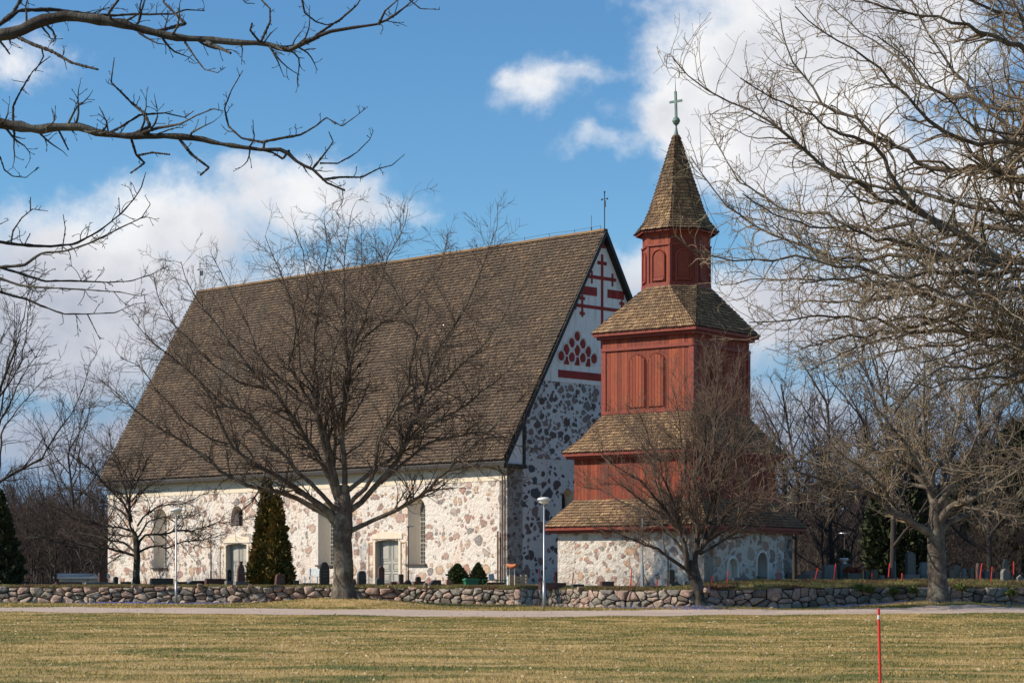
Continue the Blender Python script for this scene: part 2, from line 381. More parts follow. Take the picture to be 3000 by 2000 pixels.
# grass blades: lawn, verge and the top of the retaining wall
def blades(n, sampler, h0, h1, lean=.6, w=.008):
    X, Y, Z = sampler(n); h = rng.uniform(h0, h1, n) ; a = rng.uniform(0, 2 * np.pi, n)
    ww = w * (1 + Y / 60)
    dx, dy = np.cos(a) * ww, np.sin(a) * ww * .3
    tx, ty = rng.normal(0, 1, n) * h * lean, rng.normal(0, 1, n) * h * lean
    V = np.empty((n, 3, 3)); V[:, 0] = np.stack([X - dx, Y - dy, Z - .004], 1); V[:, 1] = np.stack([X + dx, Y + dy, Z - .004], 1)
    V[:, 2] = np.stack([X + tx, Y + ty, Z + h], 1)
    return V.reshape(-1, 3), np.arange(3 * n).reshape(-1, 3)
def f_blade(B, bs):
    g = B.n('ShaderNodeNewGeometry'); p = g.outputs['Position']; r = g.outputs['Random Per Island']
    st = B.noise(B.scale(p, (.22, .46, 1)), 1.0, 7, .68, dist=.8)
    st2 = B.noise(B.scale(p, (.95, 1.2, 1)), 1.0, 5, .68)
    v = B.math('ADD', B.math('MULTIPLY', st, .6), B.math('ADD', B.math('MULTIPLY', st2, .3), B.math('MULTIPLY', r, .14)))
    col = B.ramp(v, [(.43, (.115, .14, .02)), (.49, (.25, .205, .045)), (.53, (.43, .30, .095)), (.60, (.60, .42, .175))])
    B.link(col, bs.inputs['Base Color']); bs.inputs['Roughness'].default_value = .8
M['blade'] = mat('grass_blade', f_blade)
def s_lawn(n):
    T = rng.uniform(0, 1, n) ** .85; Y = 33 + 58 * T; U = rng.uniform(-.245, .245, n)
    a = np.interp(U, [p for p, q in PF], [q for p, q in PF]); Y = np.minimum(Y, a - .1 - rng.uniform(0, 4, n) * (Y > a)); X = U * Y
    return X, Y, lawn_z(X, Y)
def s_verge(n):
    U = rng.uniform(-.245, .245, n); b = np.interp(U, [p for p, q in PB], [q for p, q in PB]); WY = np.interp(U, [p for p, q in WALL], [q for p, q in WALL])
    Y = b + (WY - b) * rng.uniform(0, 1, n); X = U * Y; return X, Y, lawn_z(X, Y)
v1, f1 = blades(230000, s_lawn, .015, .05, .5, .006); v2, f2 = blades(60000, s_verge, .02, .09, .5, .006)
tag(np_obj('grass', np.concatenate([v1, v2]), np.concatenate([f1, f2 + len(v1)]), M['blade']), kind='stuff', label='short patchy green and straw coloured grass covering the lawn', cat='grass')

def s_leaf(n):
    Y = 34 + 66 * rng.uniform(0, 1, n) ** .8; U = rng.uniform(-.245, .245, n); WY = np.interp(U, [p for p, q in WALL], [q for p, q in WALL]) - .3; Y = np.minimum(Y, WY); X = U * Y; return X, Y, lawn_z(X, Y) + .02
v1, f1 = blades(1800, s_leaf, .02, .04, 1.2, .018)
tag(np_obj('dead_leaves', v1, f1, simple('dead_leaf', (.55, .43, .28), .8, var=.4, sc=9)), kind='stuff', label='pale dead leaves scattered over the lawn and the gravel', cat='leaves')
# ------------------------------------------------------------------ projection-plane helper (photo measurements -> metres at a known distance)
def at(x, y, Y): return Vector(((x - 1500) / F * Y, Y, EYE + (HOR - y) / F * Y))

# ------------------------------------------------------------------ dry stone wall
def f_fieldstone(B, bs):
    g = B.n('ShaderNodeNewGeometry'); r = g.outputs['Random Per Island']; p = g.outputs['Position']
    col = B.ramp(r, [(0, (.47, .31, .25)), (.2, (.40, .35, .30)), (.36, (.52, .36, .29)), (.5, (.26, .235, .21)), (.6, (.42, .35, .29)), (.76, (.54, .40, .32)), (.9, (.19, .15, .125))], 'CONSTANT')
    n = B.noise(p, 5, 6, .7); col = B.mix(B.rng(n, .42, .68, 0, .75), col, (.11, .09, .075))
    n2 = B.noise(p, 13, 4, .7); col = B.mix(B.rng(n2, .58, .68, 0, .75), col, (.44, .43, .39))
    col = B.mix(B.rng(B.noise(p, 2.6, 5, .7), .54, .64, 0, .4), col, (.10, .085, .06))
    B.link(col, bs.inputs['Base Color']); bs.inputs['Roughness'].default_value = .9
    bump(B, bs, B.noise(p, 10, 6, .75), 1.0, .09)
M['fieldstone'] = mat('granite_fieldstone', f_fieldstone)
def cube_sphere(n=3):
    bm = bmesh.new(); bmesh.ops.create_cube(bm, size=2); bmesh.ops.subdivide_edges(bm, edges=list(bm.edges), cuts=n - 1, use_grid_fill=True)
    V = np.array([v.co[:] for v in bm.verts]); Fc = np.array([[v.index for v in f.verts] for f in bm.faces]); bm.free(); return V, Fc
CV, CF = cube_sphere(4)
def rock(w, d, h, rr=.05):
    n = CV / np.linalg.norm(CV, axis=1, keepdims=True) * 1.25
    V = CV * (1 - rr) + n * rr
    # random planar cuts give split-granite facets
    for _ in range(5):
        a = rng.normal(0, 1, 3); a[1] *= .5; a /= np.linalg.norm(a); lim = rng.uniform(.86, 1.3)
        s = V @ a; V = V - np.outer(np.maximum(s - lim, 0), a)
    V = V + rng.normal(0, .035, V.shape)
    sh = rng.uniform(-.22, .22); V[:, 0] += V[:, 2] * sh; V[:, 2] += V[:, 0] * rng.uniform(-.12, .12)
    return V * np.array([w / 2, d / 2, h / 2])
def wall_top(u): return lerp_tab([(-3, 1.56), (-.231, 1.56), (-.1, 1.56), (-.03, 1.50), (.05, 1.44), (.1, 1.46), (.14, 1.54), (.231, 1.56), (3, 1.56)], u)
stoneV = []; stoneF = []; off = 0
root_w = empty('stone_wall', (0, 92.5, .5)); tag(root_w, 'low dry stone wall of pink and grey granite retaining the churchyard', 'stone wall')
def put_rock(x, y, z, w, d, h, ang):
    global off
    V = rock(w, d, h); c, s = math.cos(ang), math.sin(ang); t_ = rng.normal(0, .12); V = V @ np.array([[math.cos(t_), 0, math.sin(t_)], [0, 1, 0], [-math.sin(t_), 0, math.cos(t_)]])
    V = np.stack([V[:, 0] * c - V[:, 1] * s + x, V[:, 0] * s + V[:, 1] * c + y - 92.5, V[:, 2] + z - .5], 1)
    stoneV.append(V); stoneF.append(CF + off); off += len(V)
U0, U1 = -.42, .42
# walk along the wall
pts = []; u = U0
while u < U1:
    Y = wall_y(u); pts.append((u * Y, Y, u)); u += .0012
seg = [0]
for i in range(1, len(pts)): seg.append(seg[-1] + math.dist(pts[i][:2], pts[i - 1][:2]))
def on_wall(s):
    x = np.interp(s, seg, [p[0] for p in pts]); y = np.interp(s, seg, [p[1] for p in pts]); uu = np.interp(s, seg, [p[2] for p in pts])
    x2 = np.interp(s + .3, seg, [p[0] for p in pts]); y2 = np.interp(s + .3, seg, [p[1] for p in pts])
    return x, y, uu, math.atan2(y2 - y, x2 - x + 1e-9)
rs = random.Random(5)
def clip(poly, nx, nz, c):
    """keep the side nx*x + nz*z <= c"""
    out = []
    for i in range(len(poly)):
        p, q = poly[i], poly[(i + 1) % len(poly)]; dp = nx * p[0] + nz * p[1] - c; dq = nx * q[0] + nz * q[1] - c
        if dp <= 0: out.append(p)
        if (dp < 0) != (dq < 0) and abs(dp - dq) > 1e-9: t = dp / (dp - dq); out.append((p[0] + (q[0] - p[0]) * t, p[1] + (q[1] - p[1]) * t))
    return out
LT = seg[-1]; sites = []; ss = 0.0
while ss < LT:
    nrow = rs.choice([2, 3, 3, 4]); 
    for j in range(nrow): sites.append((ss + rs.uniform(0, .42), (j + .5) / nrow * .88 + rs.uniform(-.10, .10)))
    if rs.random() < .3: sites.append((ss + rs.uniform(0, .4), rs.uniform(0, .9)))
    ss += rs.uniform(.28, .74)
wallV = []; wallF = []; wo = 0; buckets = {}
for q in sites: buckets.setdefault(int(q[0]), []).append(q)
for (cs, cz) in sites:
    x, y, uu, an = on_wall(cs); zb = float(g_np(np.array(y))) - .08; Ht = wall_top(uu) - zb
    top = Ht + rs.uniform(-.06, .05); AN = .62; c0_ = cs; cs = cs * AN; poly = [(cs - .8, 0), (cs + .8, 0), (cs + .8, top), (cs - .8, top)]
    for kk in range(int(c0_) - 2, int(c0_) + 3):
        for (os_, oz) in buckets.get(kk, []):
            os_ = os_ * AN; dx, dz = os_ - cs, oz - cz; dd = math.hypot(dx, dz)
            if dd < 1e-6 or dd > 1.6: continue
            nx, nz = dx / dd, dz / dd; poly = clip(poly, nx, nz, nx * (cs + os_) / 2 + nz * (cz + oz) / 2 - rs.uniform(.003, .016))
            if len(poly) < 3: break
        if len(poly) < 3: break
    if len(poly) < 3: continue
    poly = [(a_ / AN, b_) for a_, b_ in poly]; P2 = []
    for i in range(len(poly)):   # drop the sharp corners
        p, q = poly[i], poly[(i + 1) % len(poly)]; l = math.dist(p, q)
        if l < .04: P2.append(((p[0] + q[0]) / 2, (p[1] + q[1]) / 2)); continue
        e = min(.25, .045 / l * rs.uniform(.5, 1.4)); P2 += [(p[0] + (q[0] - p[0]) * e, p[1] + (q[1] - p[1]) * e), (p[0] + (q[0] - p[0]) * (1 - e), p[1] + (q[1] - p[1]) * (1 - e))]
    n2_ = len(P2); mx_ = sum(p[0] for p in P2) / n2_; mz_ = sum(p[1] for p in P2) / n2_
    pr = rs.uniform(-.05, .05); ta, tb = rs.uniform(-.12, .12), rs.uniform(-.12, .12); vs = []
    for (kf, dep) in ((.97, .25), (1.0, .0), (.90, -.05), (.55, -.075)):
        for (a_, b_) in P2:
            px2, pz2 = mx_ + (a_ - mx_) * kf, mz_ + (b_ - mz_) * kf
            wx, wy, _, _ = on_wall(px2); jit_ = rs.uniform(-.024, .024) if dep < 0 else 0
            vs.append((wx, wy - 92.5 + dep + pr + (a_ - mx_) * ta * (dep < .2) + (b_ - mz_) * tb * (dep < .2) + jit_ + pz2 * .08, zb + pz2 - .5 + jit_))
    wx, wy, _, _ = on_wall(mx_); vs.append((wx, wy - 92.5 - .08 + pr + rs.uniform(-.02, .01) + mz_ * .08, zb + mz_ - .5))
    for l_ in range(3):
        for i in range(n2_): j = (i + 1) % n2_; wallF.append((wo + l_ * n2_ + i, wo + l_ * n2_ + j, wo + (l_ + 1) * n2_ + j)); wallF.append((wo + l_ * n2_ + i, wo + (l_ + 1) * n2_ + j, wo + (l_ + 1) * n2_ + i))
    for i in range(n2_): wallF.append((wo + 3 * n2_ + i, wo + 3 * n2_ + (i + 1) % n2_, wo + 4 * n2_))
    wallV += vs; wo += len(vs)
# tumbled stones at the foot and between
for _ in range(110):
    x, y, uu, an = on_wall(rs.uniform(0, seg[-1])); r = rs.uniform(.10, .26); zz_ = rs.choice([.02, .02, .02, .8]); put_rock(x, y - (rs.uniform(.1, .35) if zz_ < .1 else rs.uniform(.02, .1)), float(g_np(np.array(y))) + zz_, r * 1.4, r, r, rs.uniform(0, 3))
np_obj('stones', wallV, wallF, M['fieldstone'], root_w); np_obj('loose_stones', np.concatenate(stoneV), np.concatenate(stoneF), M['fieldstone'], root_w)
# earth core behind the stones
cv = []; cf = []
for i, (x, y, uu) in enumerate(pts[::8]):
    zb = float(g_np(np.array(y))) - .1; zt = wall_top(uu) - .03
    cv += [(x, y + .16 - 92.5, zb - .5), (x, y + .26 - 92.5, zt - .5), (x, y + .75 - 92.5, zt + .06 - .5)]
n_ = len(cv) // 3
for i in range(n_ - 1): cf += [(3 * i, 3 * i + 3, 3 * i + 4, 3 * i + 1), (3 * i + 1, 3 * i + 4, 3 * i + 5, 3 * i + 2)]
np_obj('earth_core', cv, cf, M['soil'], root_w)
def s_top(n):
    U = rng.uniform(-.25, .25, n); WY = np.interp(U, [p for p, q in WALL], [q for p, q in WALL])
    d = rng.uniform(0, 1, n) ** 1.5 * 5.5; Y = WY + .05 + d; X = U * Y
    zt = np.interp(U, [-3, -.231, -.1, -.03, .05, .1, .14, .231, 3], [1.56, 1.56, 1.56, 1.50, 1.44, 1.46, 1.54, 1.56, 1.56])
    Z = np.where(d < .3, zt, yard_z(X, Y)); return X, Y, Z
def f_turf(B, bs):
    g = B.n('ShaderNodeNewGeometry'); p = g.outputs['Position']; r = g.outputs['Random Per Island']
    n = B.noise(p, .5, 5, .65); v = B.math('ADD', n, B.math('MULTIPLY', B.math('SUBTRACT', r, .5), .14))
    col = B.ramp(v, [(.36, (.14, .06, .035)), (.45, (.20, .13, .06)), (.52, (.17, .16, .045)), (.62, (.30, .25, .10))])
    B.link(col, bs.inputs['Base Color']); bs.inputs['Roughness'].default_value = .9
M['turf'] = mat('wall_top_turf', f_turf)
v1, f1 = blades(110000, s_top, .03, .14, .7, .007)
tag(np_obj('turf_on_wall', v1, f1, M['turf']), kind='stuff', label='brown and green turf growing along the top of the stone wall', cat='grass')
# blue scilla flowers and green fern tufts at the foot of the wall
def f_scilla(B, bs): bs.inputs['Base Color'].default_value = (.10, .14, .55, 1); bs.inputs['Roughness'].default_value = .6
M['scilla'] = mat('scilla_blue', f_scilla)
def s_sc(n):
    cl = rng.choice([-.185, -.17, -.155, .055, .075, .085, .15, .168, .175, .21, .217, -.14], n); U = cl + rng.normal(0, .006, n)
    WY = np.interp(U, [p for p, q in WALL], [q for p, q in WALL]); Y = WY - .35 - rng.uniform(0, 1, n) ** 2 * 1.5; X = U * Y; return X, Y, lawn_z(X, Y) + .03
v1, f1 = blades(2600, s_sc, .03, .06, .5, .012)
tag(np_obj('scilla_flowers', v1, f1, M['scilla']), kind='stuff', label='small blue spring flowers in the grass at the foot of the stone wall', cat='flowers')

# ------------------------------------------------------------------ plates with holes
def arch(cx, z0, zs, w, n=12, flat=1.0):
    """outline: rectangle w wide from z0 to zs, round arch above (flat<1 = flatter)"""
    pts = [(cx - w / 2, z0), (cx + w / 2, z0)]
    for i in range(n + 1):
        a = math.pi * i / n; pts.append((cx + w / 2 * math.cos(a), zs + w / 2 * math.sin(a) * flat))
    return pts
def plate(name, outer, holes, y0, y1, m, parent, frame=None, splay=0.0, reveal_mat=None, depth=None):
    """wall in the local x/z plane, front at y0, back at y1; holes get reveals as deep as `depth`"""
    mb = MB(); polys = [[Vector((x, z, 0)) for x, z in o] for o in [outer] + holes]
    flat = [p for poly in polys for p in poly]; tri = tessellate_polygon(polys)
    mb.add([(p.x, y0, p.y) for p in flat], tri); n = len(outer)
    mb.add([(x, y, z) for y in (y0, y1) for x, z in outer], [(i, (i + 1) % n, (i + 1) % n + n, i + n) for i in range(n)])
    me = bpy.data.meshes.new(name); me.from_pydata(mb.v, [], mb.f); bm = bmesh.new(); bm.from_mesh(me)
    bmesh.ops.remove_doubles(bm, verts=bm.verts, dist=1e-5); bmesh.ops.recalc_face_normals(bm, faces=bm.faces); bm.to_mesh(me); bm.free()
    if frame is not None: me.transform(frame)
    return link_mesh(name, me, m, parent)
def shrink(o, d):
    xs = [p[0] for p in o]; cx = (min(xs) + max(xs)) / 2; hw = (max(xs) - min(xs)) / 2; k = (hw - d) / hw
    zt = max(p[1] for p in o); zb = min(p[1] for p in o)
    return [(cx + (x - cx) * k, z - d * .5 * (z - zb) / (zt - zb)) for x, z in o]

# ------------------------------------------------------------------ church
NX, NY = -.26, 120.0; AX, AY = -.713, .701
church = empty('church', (NX, NY, 0), math.atan2(-AY, -AX)); tag(church, 'medieval rubble stone church with steep shingled roof and red cross ornaments on its gable', 'church')
CL, CW = 36.9, 15.2; ZE = 8.9; ZA = 21.7; HALF = CW / 2
def nave(x, y):   # photo point on the long wall -> local x, z
    u = (x - 1500) / F; t = -(.26 + 120 * u) / (.713 + .701 * u); Y = 120 + .701 * t
    return -t, EYE + (HOR - y) / F * Y
def gab(x, y):    # photo point on the gable -> local y, z
    u = (x - 1500) / F; v = (120 * u + .26) / (.701 - .713 * u); Y = 120 + .713 * v
    return v, EYE + (HOR - y) / F * Y
ops = []
def wopen(x0, x1, yt, yb, flat=1.0, ground=False):
    a, zt = nave(x0, yt); b, _ = nave(x1, yt); cx = (a + b) / 2; w = b - a; _, zb = nave((x0 + x1) / 2, yb)
    if ground: zb = 1.6
    return cx, w, zb, zt - w / 2 * flat, flat
wins = [wopen(1194.6, 1245.8, 1456, 1651), wopen(932, 982, 1471, 1654), wopen(449.4, 488.7, 1490, 1662)]
niche = wopen(677, 712, 1482, 1540)
doors = [wopen(1101.5, 1167.8, 1581, 1712, .12, True), wopen(664, 723, 1592, 1712, .12, True)]
holes = [arch(c, z0, zs, w, 12, fl) for c, w, z0, zs, fl in wins + [niche] + doors]
# door outlines must stay inside the wall plate
outer = [(-CL, 1.3), (0, 1.3), (0, ZE - .2), (-CL, ZE - .2)]
plate('long_wall', outer, holes, 0, 1.2, M['nave_wall'], church)
def loft(o1, y1, o2, y2):
    mb = MB(); n = len(o1); mb.add([(x, y1, z) for x, z in o1] + [(x, y2, z) for x, z in o2], [(i, i + n, (i + 1) % n + n, (i + 1) % n) for i in range(n)]); return mb
for (c, w, z0, zs, fl) in wins:
    o1 = arch(c, z0, zs, w, 12, fl); o2 = shrink(o1, .44)
    win = loft(o1, 0, o2, .58).build('window', M['cream_plaster'], church)
    gl = MB(); gl.prism(o2, .60, .64); gl.build('glass', M['glass'], win)
    fr = MB(); x0, x1 = min(p[0] for p in o2), max(p[0] for p in o2); zt = max(p[1] for p in o2)
    nx = 4
    for i in range(nx + 1): x = x0 + (x1 - x0) * i / nx; th = .03 if i in (0, nx) else .016; fr.box(x - th, x + th, .565, .595, z0, zt - .25 + (.22 if 0 < i < nx else 0))
    nz = int((zt - z0) / .24)
    for j in range(nz + 1): z = z0 + j * .24; th = .035 if j % 5 == 0 else .014; fr.box(x0, x1, .560, .590, z - th, z + th)
    fr.build('glazing_bars', M['leading'], win)
    sl = MB(); sl.box(c - w / 2 - .12, c + w / 2 + .12, -.16, .5, z0 - .09, z0 + .004); sl.build('sill', M['tin'], win, .01)
c, w, z0, zs, fl = niche
o1 = arch(c, z0, zs, w, 12, 1); nw = loft(o1, 0, shrink(o1, .15), .5).build('window', M['nave_wall'], church)
gl = MB(); gl.prism(shrink(o1, .13), .5, .55); gl.build('glass', M['glass'], nw)
fr = MB(); fr.box(c - .03, c + .03, .46, .5, z0, zs + .3); fr.box(c - w / 2 + .15, c + w / 2 - .15, .455, .49, zs - .03, zs + .03); fr.build('glazing_bars', M['leading'], nw)
for (c, w, z0, zs, fl) in doors:
    o1 = arch(c, z0, zs, w, 12, fl)
    dr = loft(o1, 0, o1, .42).build('door_recess', M['door_paint'], church)
    for sd in (-1, 1):
        lf = MB(); xa, xb = (c - w / 2 + .02, c - .012) if sd < 0 else (c + .012, c + w / 2 - .02); top = zs + w / 2 * fl
        lf.box(xa, xb, .36, .42, z0, top)
        leaf = lf.build('door_leaf', M['door_paint'], dr, .008)
        pn = MB(); ww = xb - xa; zz = z0 + .2
        for hh in (.55, .45, 1.1, .42):
            if zz + hh > top - .05: break
            for (x0p, x1p, a0, a1) in ((xa + .12, xb - .12, zz, zz + .035), (xa + .12, xb - .12, zz + hh - .035, zz + hh), (xa + .12, xa + .155, zz + .036, zz + hh - .036), (xb - .155, xb - .12, zz + .036, zz + hh - .036)):
                pn.box(x0p, x1p, .325, .359, a0, a1)
            pn.box(xa + .22, xb - .22, .335, .3585, zz + .1, zz + hh - .1)
            zz += hh + .14
        pn.build('panel_moulding', M['door_paint'], leaf, .004)
    for sx in (-1, 1):
        ml = MB(); x = c + sx * (w / 2 + .42)
        for dx in (-.2, .2): ml.box(x + dx - .028, x + dx + .028, -.035, .05, z0, zs - .08)
        ml.box(x - .22, x + .22, -.04, .045, zs - .08, zs + .0)
        ml.build('door_moulding', M['moulding'], church)
    fr = MB()
    for sx in (-1, 1): fr.box(c + sx * (w / 2 + .11) - .09, c + sx * (w / 2 + .11) + .09, -.05, .04, z0, zs + .02)
    fr.prism([(c - w / 2 - .35, zs + .16), (c + w / 2 + .35, zs + .16), (c + w / 2 + .3, zs + .42), (c + .3, zs + .58), (c - .3, zs + .58), (c - w / 2 - .3, zs + .42)], -.045, .04)
    fr.build('door_surround', M['cream_plaster'], church, .01)
# smooth plaster band under the eave
eb = MB(); eb.box(-CL + .02, -.02, -.022, .3, 7.35, ZE - .3); eb.build('eave_band', M['cream_plaster'], church)
# gable: lower rubble, upper white plaster
bandz = gab(1629, 1084)[1] - .35
def roofz(v): return ZA - .25 - abs(v - HALF) * (ZA - 8.43) / (HALF + .6)
def gplate(name, pts, m, x0=0.0, x1=-.6, hs=[]):
    # local frame: plate x -> local y, plate y -> -local x
    Fm = Matrix(((0, 1, 0, 0), (1, 0, 0, 0), (0, 0, 1, 0), (0, 0, 0, 1)))
    return plate(name, pts, hs, x0, x1, m, church, Fm)
gw = gab(1662, 1490)
whole = arch(gw[0] + .1, gw[1], gw[1] + .55, 1.1, 10)
zl = 8.6
gplate('gable_lower_wall', [(0, 1.3), (CW, 1.3), (CW, zl), (0, zl)], M['gable_low'], hs=[whole])
gl = loft(whole, 0, shrink(whole, .2), .6); gl.v = [(-y, x, z) for x, y, z in gl.v]; wg = gl.build('window', M['cream_plaster'], church)
gm = MB(); gm.prism(shrink(whole, .18), .6, .65); gm.v = [(-y, x, z) for x, y, z in gm.v]; gm.build('glass', M['glass'], wg)
def vat(z): return HALF - (ZA - .25 - z) * (HALF + .6) / (ZA - 8.43)
bz0 = gab(1629, 1104)[1]
gplate('gable_rubble_wall', [(0, zl), (CW, zl), (CW, roofz(CW)), (CW - vat(bz0 - .25), bz0 - .25), (vat(bz0 - .25), bz0 - .25), (0, roofz(0))], M['gable_wall'])
gplate('gable_plaster', [(vat(bz0 - .25), bz0 - .25), (CW - vat(bz0 - .25), bz0 - .25), (HALF, ZA - .25)], M['white_plaster'], .03)
orn = MB(); lay = [0]
def gbox(v0, v1, z0, z1):
    lay[0] += 1; d = .045 + .0025 * (lay[0] % 12)
    orn.box(.01, d, v0, v1, z0, z1)
def gc(x, y, wv, hz):
    v, z = gab(x, y); gbox(v - wv / 2, v + wv / 2, z - hz / 2, z + hz / 2)
vx, ztop = gab(1761, 745); _, zbot = gab(1763, 960)
gbox(HALF - .1, HALF + .1, zbot - 1.2, ztop)
orn2 = [(0, 771, .78, .20), (0, 815, 2.3, .20), (0, 903.5, 4.7, .19)]
for dx, y, wv, hz in orn2:
    z = gab(1762, y)[1]; gbox(HALF - wv / 2, HALF + wv / 2, z - hz / 2, z + hz / 2)
z2 = gab(1762, 815)[1]; z3 = gab(1762, 903.5)[1]
for sgn in (-1, 1):
    gbox(HALF + sgn * .86 - .06, HALF + sgn * .86 + .06, z2 - .38, z2 + .34)
    c0, c1 = sorted((HALF + sgn * .45, HALF + sgn * 1.85)); zr = gab(1762, 857)[1]; gbox(c0, c1, zr - .25, zr + .23)
    gbox(HALF + sgn * 1.66 - .07, HALF + sgn * 1.66 + .07, z3 - .62, z3 + .62)
    for zz in (-.42, .42): gbox(HALF + sgn * 1.66 - .2, HALF + sgn * 1.66 + .2, z3 + zz - .08, z3 + zz + .08)
    gbox(HALF + sgn * 2.22 - .06, HALF + sgn * 2.22 + .06, z3 - .24, z3 + .24)
gbox(HALF - 3.62, HALF + 3.62, bz0, bz0 + .42)
lay[0] += 1
orn.prism([(HALF - .3, ZA - 1.0), (HALF + .3, ZA - 1.0), (HALF, ZA - .3)], -.05, -.01, Matrix(((0, -1, 0, 0), (1, 0, 0, 0), (0, 0, 1, 0), (0, 0, 0, 1))))
orn.build('red_cross_ornament', M['red_plaster'], church)
cir = MB(); rg = MB(); SW = Matrix(((0, -1, 0, 0), (1, 0, 0, 0), (0, 0, 1, 0), (0, 0, 0, 1)))
cc = [gab(1500 + px * .3827, 800 + py * .3827) for px, py in ((495, 485), (453, 535), (537, 543), (413, 582), (495, 590), (578, 600), (372, 635), (453, 645), (537, 650), (622, 657))]
for i, (v, z) in enumerate(cc):
    cir.prism([(v + .215 * math.cos(a * math.pi / 10), z + (.28 if math.sin(a * math.pi / 10) > 0 else .25) * math.sin(a * math.pi / 10)) for a in range(20)], -.05 - .002 * i, .0, SW)
    if i in (3, 4, 5): cir.prism([(v - .13, z - .2), (v + .13, z - .2), (v + .2, z - .85), (v - .2, z - .85)], -.042 - .001 * i, 0, SW)
    k = 24
    ring = [(v + .30 * math.cos(a * 2 * math.pi / k), z + .36 * math.sin(a * 2 * math.pi / k)) for a in range(k)]
    rg.tube([SW @ Vector((x, -.06, zz)) for x, zz in ring + ring[:1]], .035, 6)
cir.build('round_niche_group', M['red_plaster'], church); rg.build('niche_mouldings', M['white_plaster'], church)
# the back and far walls
bw = MB(); bw.box(-CL, -.65, CW - .9, CW, 1.3, ZE - .2); bw.box(-CL - .01, -CL + .8, .02, CW - .02, 1.3, ZE - .2)
bw.prism([(0.05, ZE - .25), (CW - .05, ZE - .25), (HALF, ZA - .4)], CL - .5, CL - .01, SW); bw.build('rear_walls', M['gable_low'], church)

def shingles(mb_v, mb_f, p0, p1, p2, p3, expo, wid, thk, point=0.0, jit=.012, r=rng):
    """courses of shingles over the quad p0 p1 (eave) p2 p3 (top)"""
    p0, p1, p2, p3 = [np.array(p, float) for p in (p0, p1, p2, p3)]
    n = np.cross(p1 - p0, p3 - p0); 
    if np.linalg.norm(n) < 1e-9: n = np.cross(p1 - p0, p2 - p0)
    n /= np.linalg.norm(n)
    H = max(np.linalg.norm((p3 + p2) / 2 - (p0 + p1) / 2), 1e-6); rows = max(1, int(round(H / expo))); ex = H / rows
    base = sum(len(a) for a in mb_v)
    for i in range(rows):
        a = p0 + (p3 - p0) * i / rows; b = p1 + (p2 - p1) * i / rows
        a2 = p0 + (p3 - p0) * (i + 1) / rows; b2 = p1 + (p2 - p1) * (i + 1) / rows
        Lw = np.linalg.norm(b - a); 
        if Lw < .02: continue
        m = max(1, int(round(Lw / wid))); off = (.5 if i % 2 else 0)
        e = (np.arange(m + 1) + (off if m > 2 else 0) + r.uniform(-.12, .12, m + 1)) / m
        if m > 2: e = np.concatenate([[0], e[e < 1 - .3 / m], [1]])
        e = np.clip(e, 0, 1); l = e[:-1]; rr = e[1:]; k = len(l)
        up = ((a2 + b2) - (a + b)) / 2; upn = up / np.linalg.norm(up)
        def P(t, q, h): 
            lo = a + np.outer(t, b - a); hi = a2 + np.outer(t, b2 - a2)
            return lo + (hi - lo) * q[:, None] + n * h[:, None]
        drop = r.uniform(-jit, jit, k) / ex; th = thk * r.uniform(.75, 1.35, k); g = .006 / max(Lw, .01)
        one = np.ones(k); z = np.zeros(k)
        TL = P(l + g, one * 1.12, z + .004); TR = P(rr - g, one * 1.12, z + .004)
        BL = P(l + g, drop, th); BR = P(rr - g, drop, th); BM = P((l + rr) / 2, drop - point / ex, th)
        UL = P(l + g, drop, z - .01); UR = P(rr - g, drop, z - .01); UM = P((l + rr) / 2, drop - point / ex, z - .01)
        V = np.stack([TL, TR, BR, BM, BL, UR, UM, UL], 1).reshape(-1, 3)
        o = base + np.arange(k) * 8
        mb_v.append(V); base += len(V)
        mb_f.append(np.stack([o + 0, o + 4, o + 3, o + 1], 1)); mb_f.append(np.stack([o + 1, o + 3, o + 2, o + 2], 1))
        mb_f.append(np.stack([o + 4, o + 7, o + 6, o + 3], 1)); mb_f.append(np.stack([o + 3, o + 6, o + 5, o + 2], 1))
def shingle_obj(name, quads, expo, wid, thk, m, parent, point=0.0):
    vs = []; fs = []
    for q in quads: shingles(vs, fs, *q, expo, wid, thk, point)
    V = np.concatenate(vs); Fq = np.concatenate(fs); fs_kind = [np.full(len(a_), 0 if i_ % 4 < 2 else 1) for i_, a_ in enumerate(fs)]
    me = bpy.data.meshes.new(name)
    tri = Fq[Fq[:, 2] == Fq[:, 3]][:, :3]; quad = Fq[Fq[:, 2] != Fq[:, 3]]
    lp = np.concatenate([quad.ravel(), tri.ravel()]).astype(np.int32)
    st = np.concatenate([np.arange(len(quad)) * 4, len(quad) * 4 + np.arange(len(tri)) * 3]).astype(np.int32)
    me.vertices.add(len(V)); me.vertices.foreach_set('co', V.astype(np.float32).ravel()); me.loops.add(len(lp)); me.loops.foreach_set('vertex_index', lp)
    me.polygons.add(len(st)); me.polygons.foreach_set('loop_start', st)
    try: me.polygons.foreach_set('loop_total', np.concatenate([np.full(len(quad), 4), np.full(len(tri), 3)]).astype(np.int32))
    except Exception: pass
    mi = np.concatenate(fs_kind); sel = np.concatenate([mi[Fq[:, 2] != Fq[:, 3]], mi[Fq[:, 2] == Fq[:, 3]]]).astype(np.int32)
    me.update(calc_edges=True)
    o_ = link_mesh(name, me, m, parent); me.materials.append(M['butt_shade']); me.polygons.foreach_set('material_index', sel); me.validate(); return o_
ev, ez = -.6, 8.43
x0, x1 = -CL - .35, .32
roof = MB()
SL = (ZA - ez) / (HALF - ev)
roof.prism([(ev, ez - .12), (HALF, ZA - .12), (CW - ev, ez - .12), (CW - ev, ez - .30), (HALF, ZA - .42), (ev, ez - .30)], -x1 + .0, -x0, SW)
rf = roof.build('roof', M['black_board'], church)
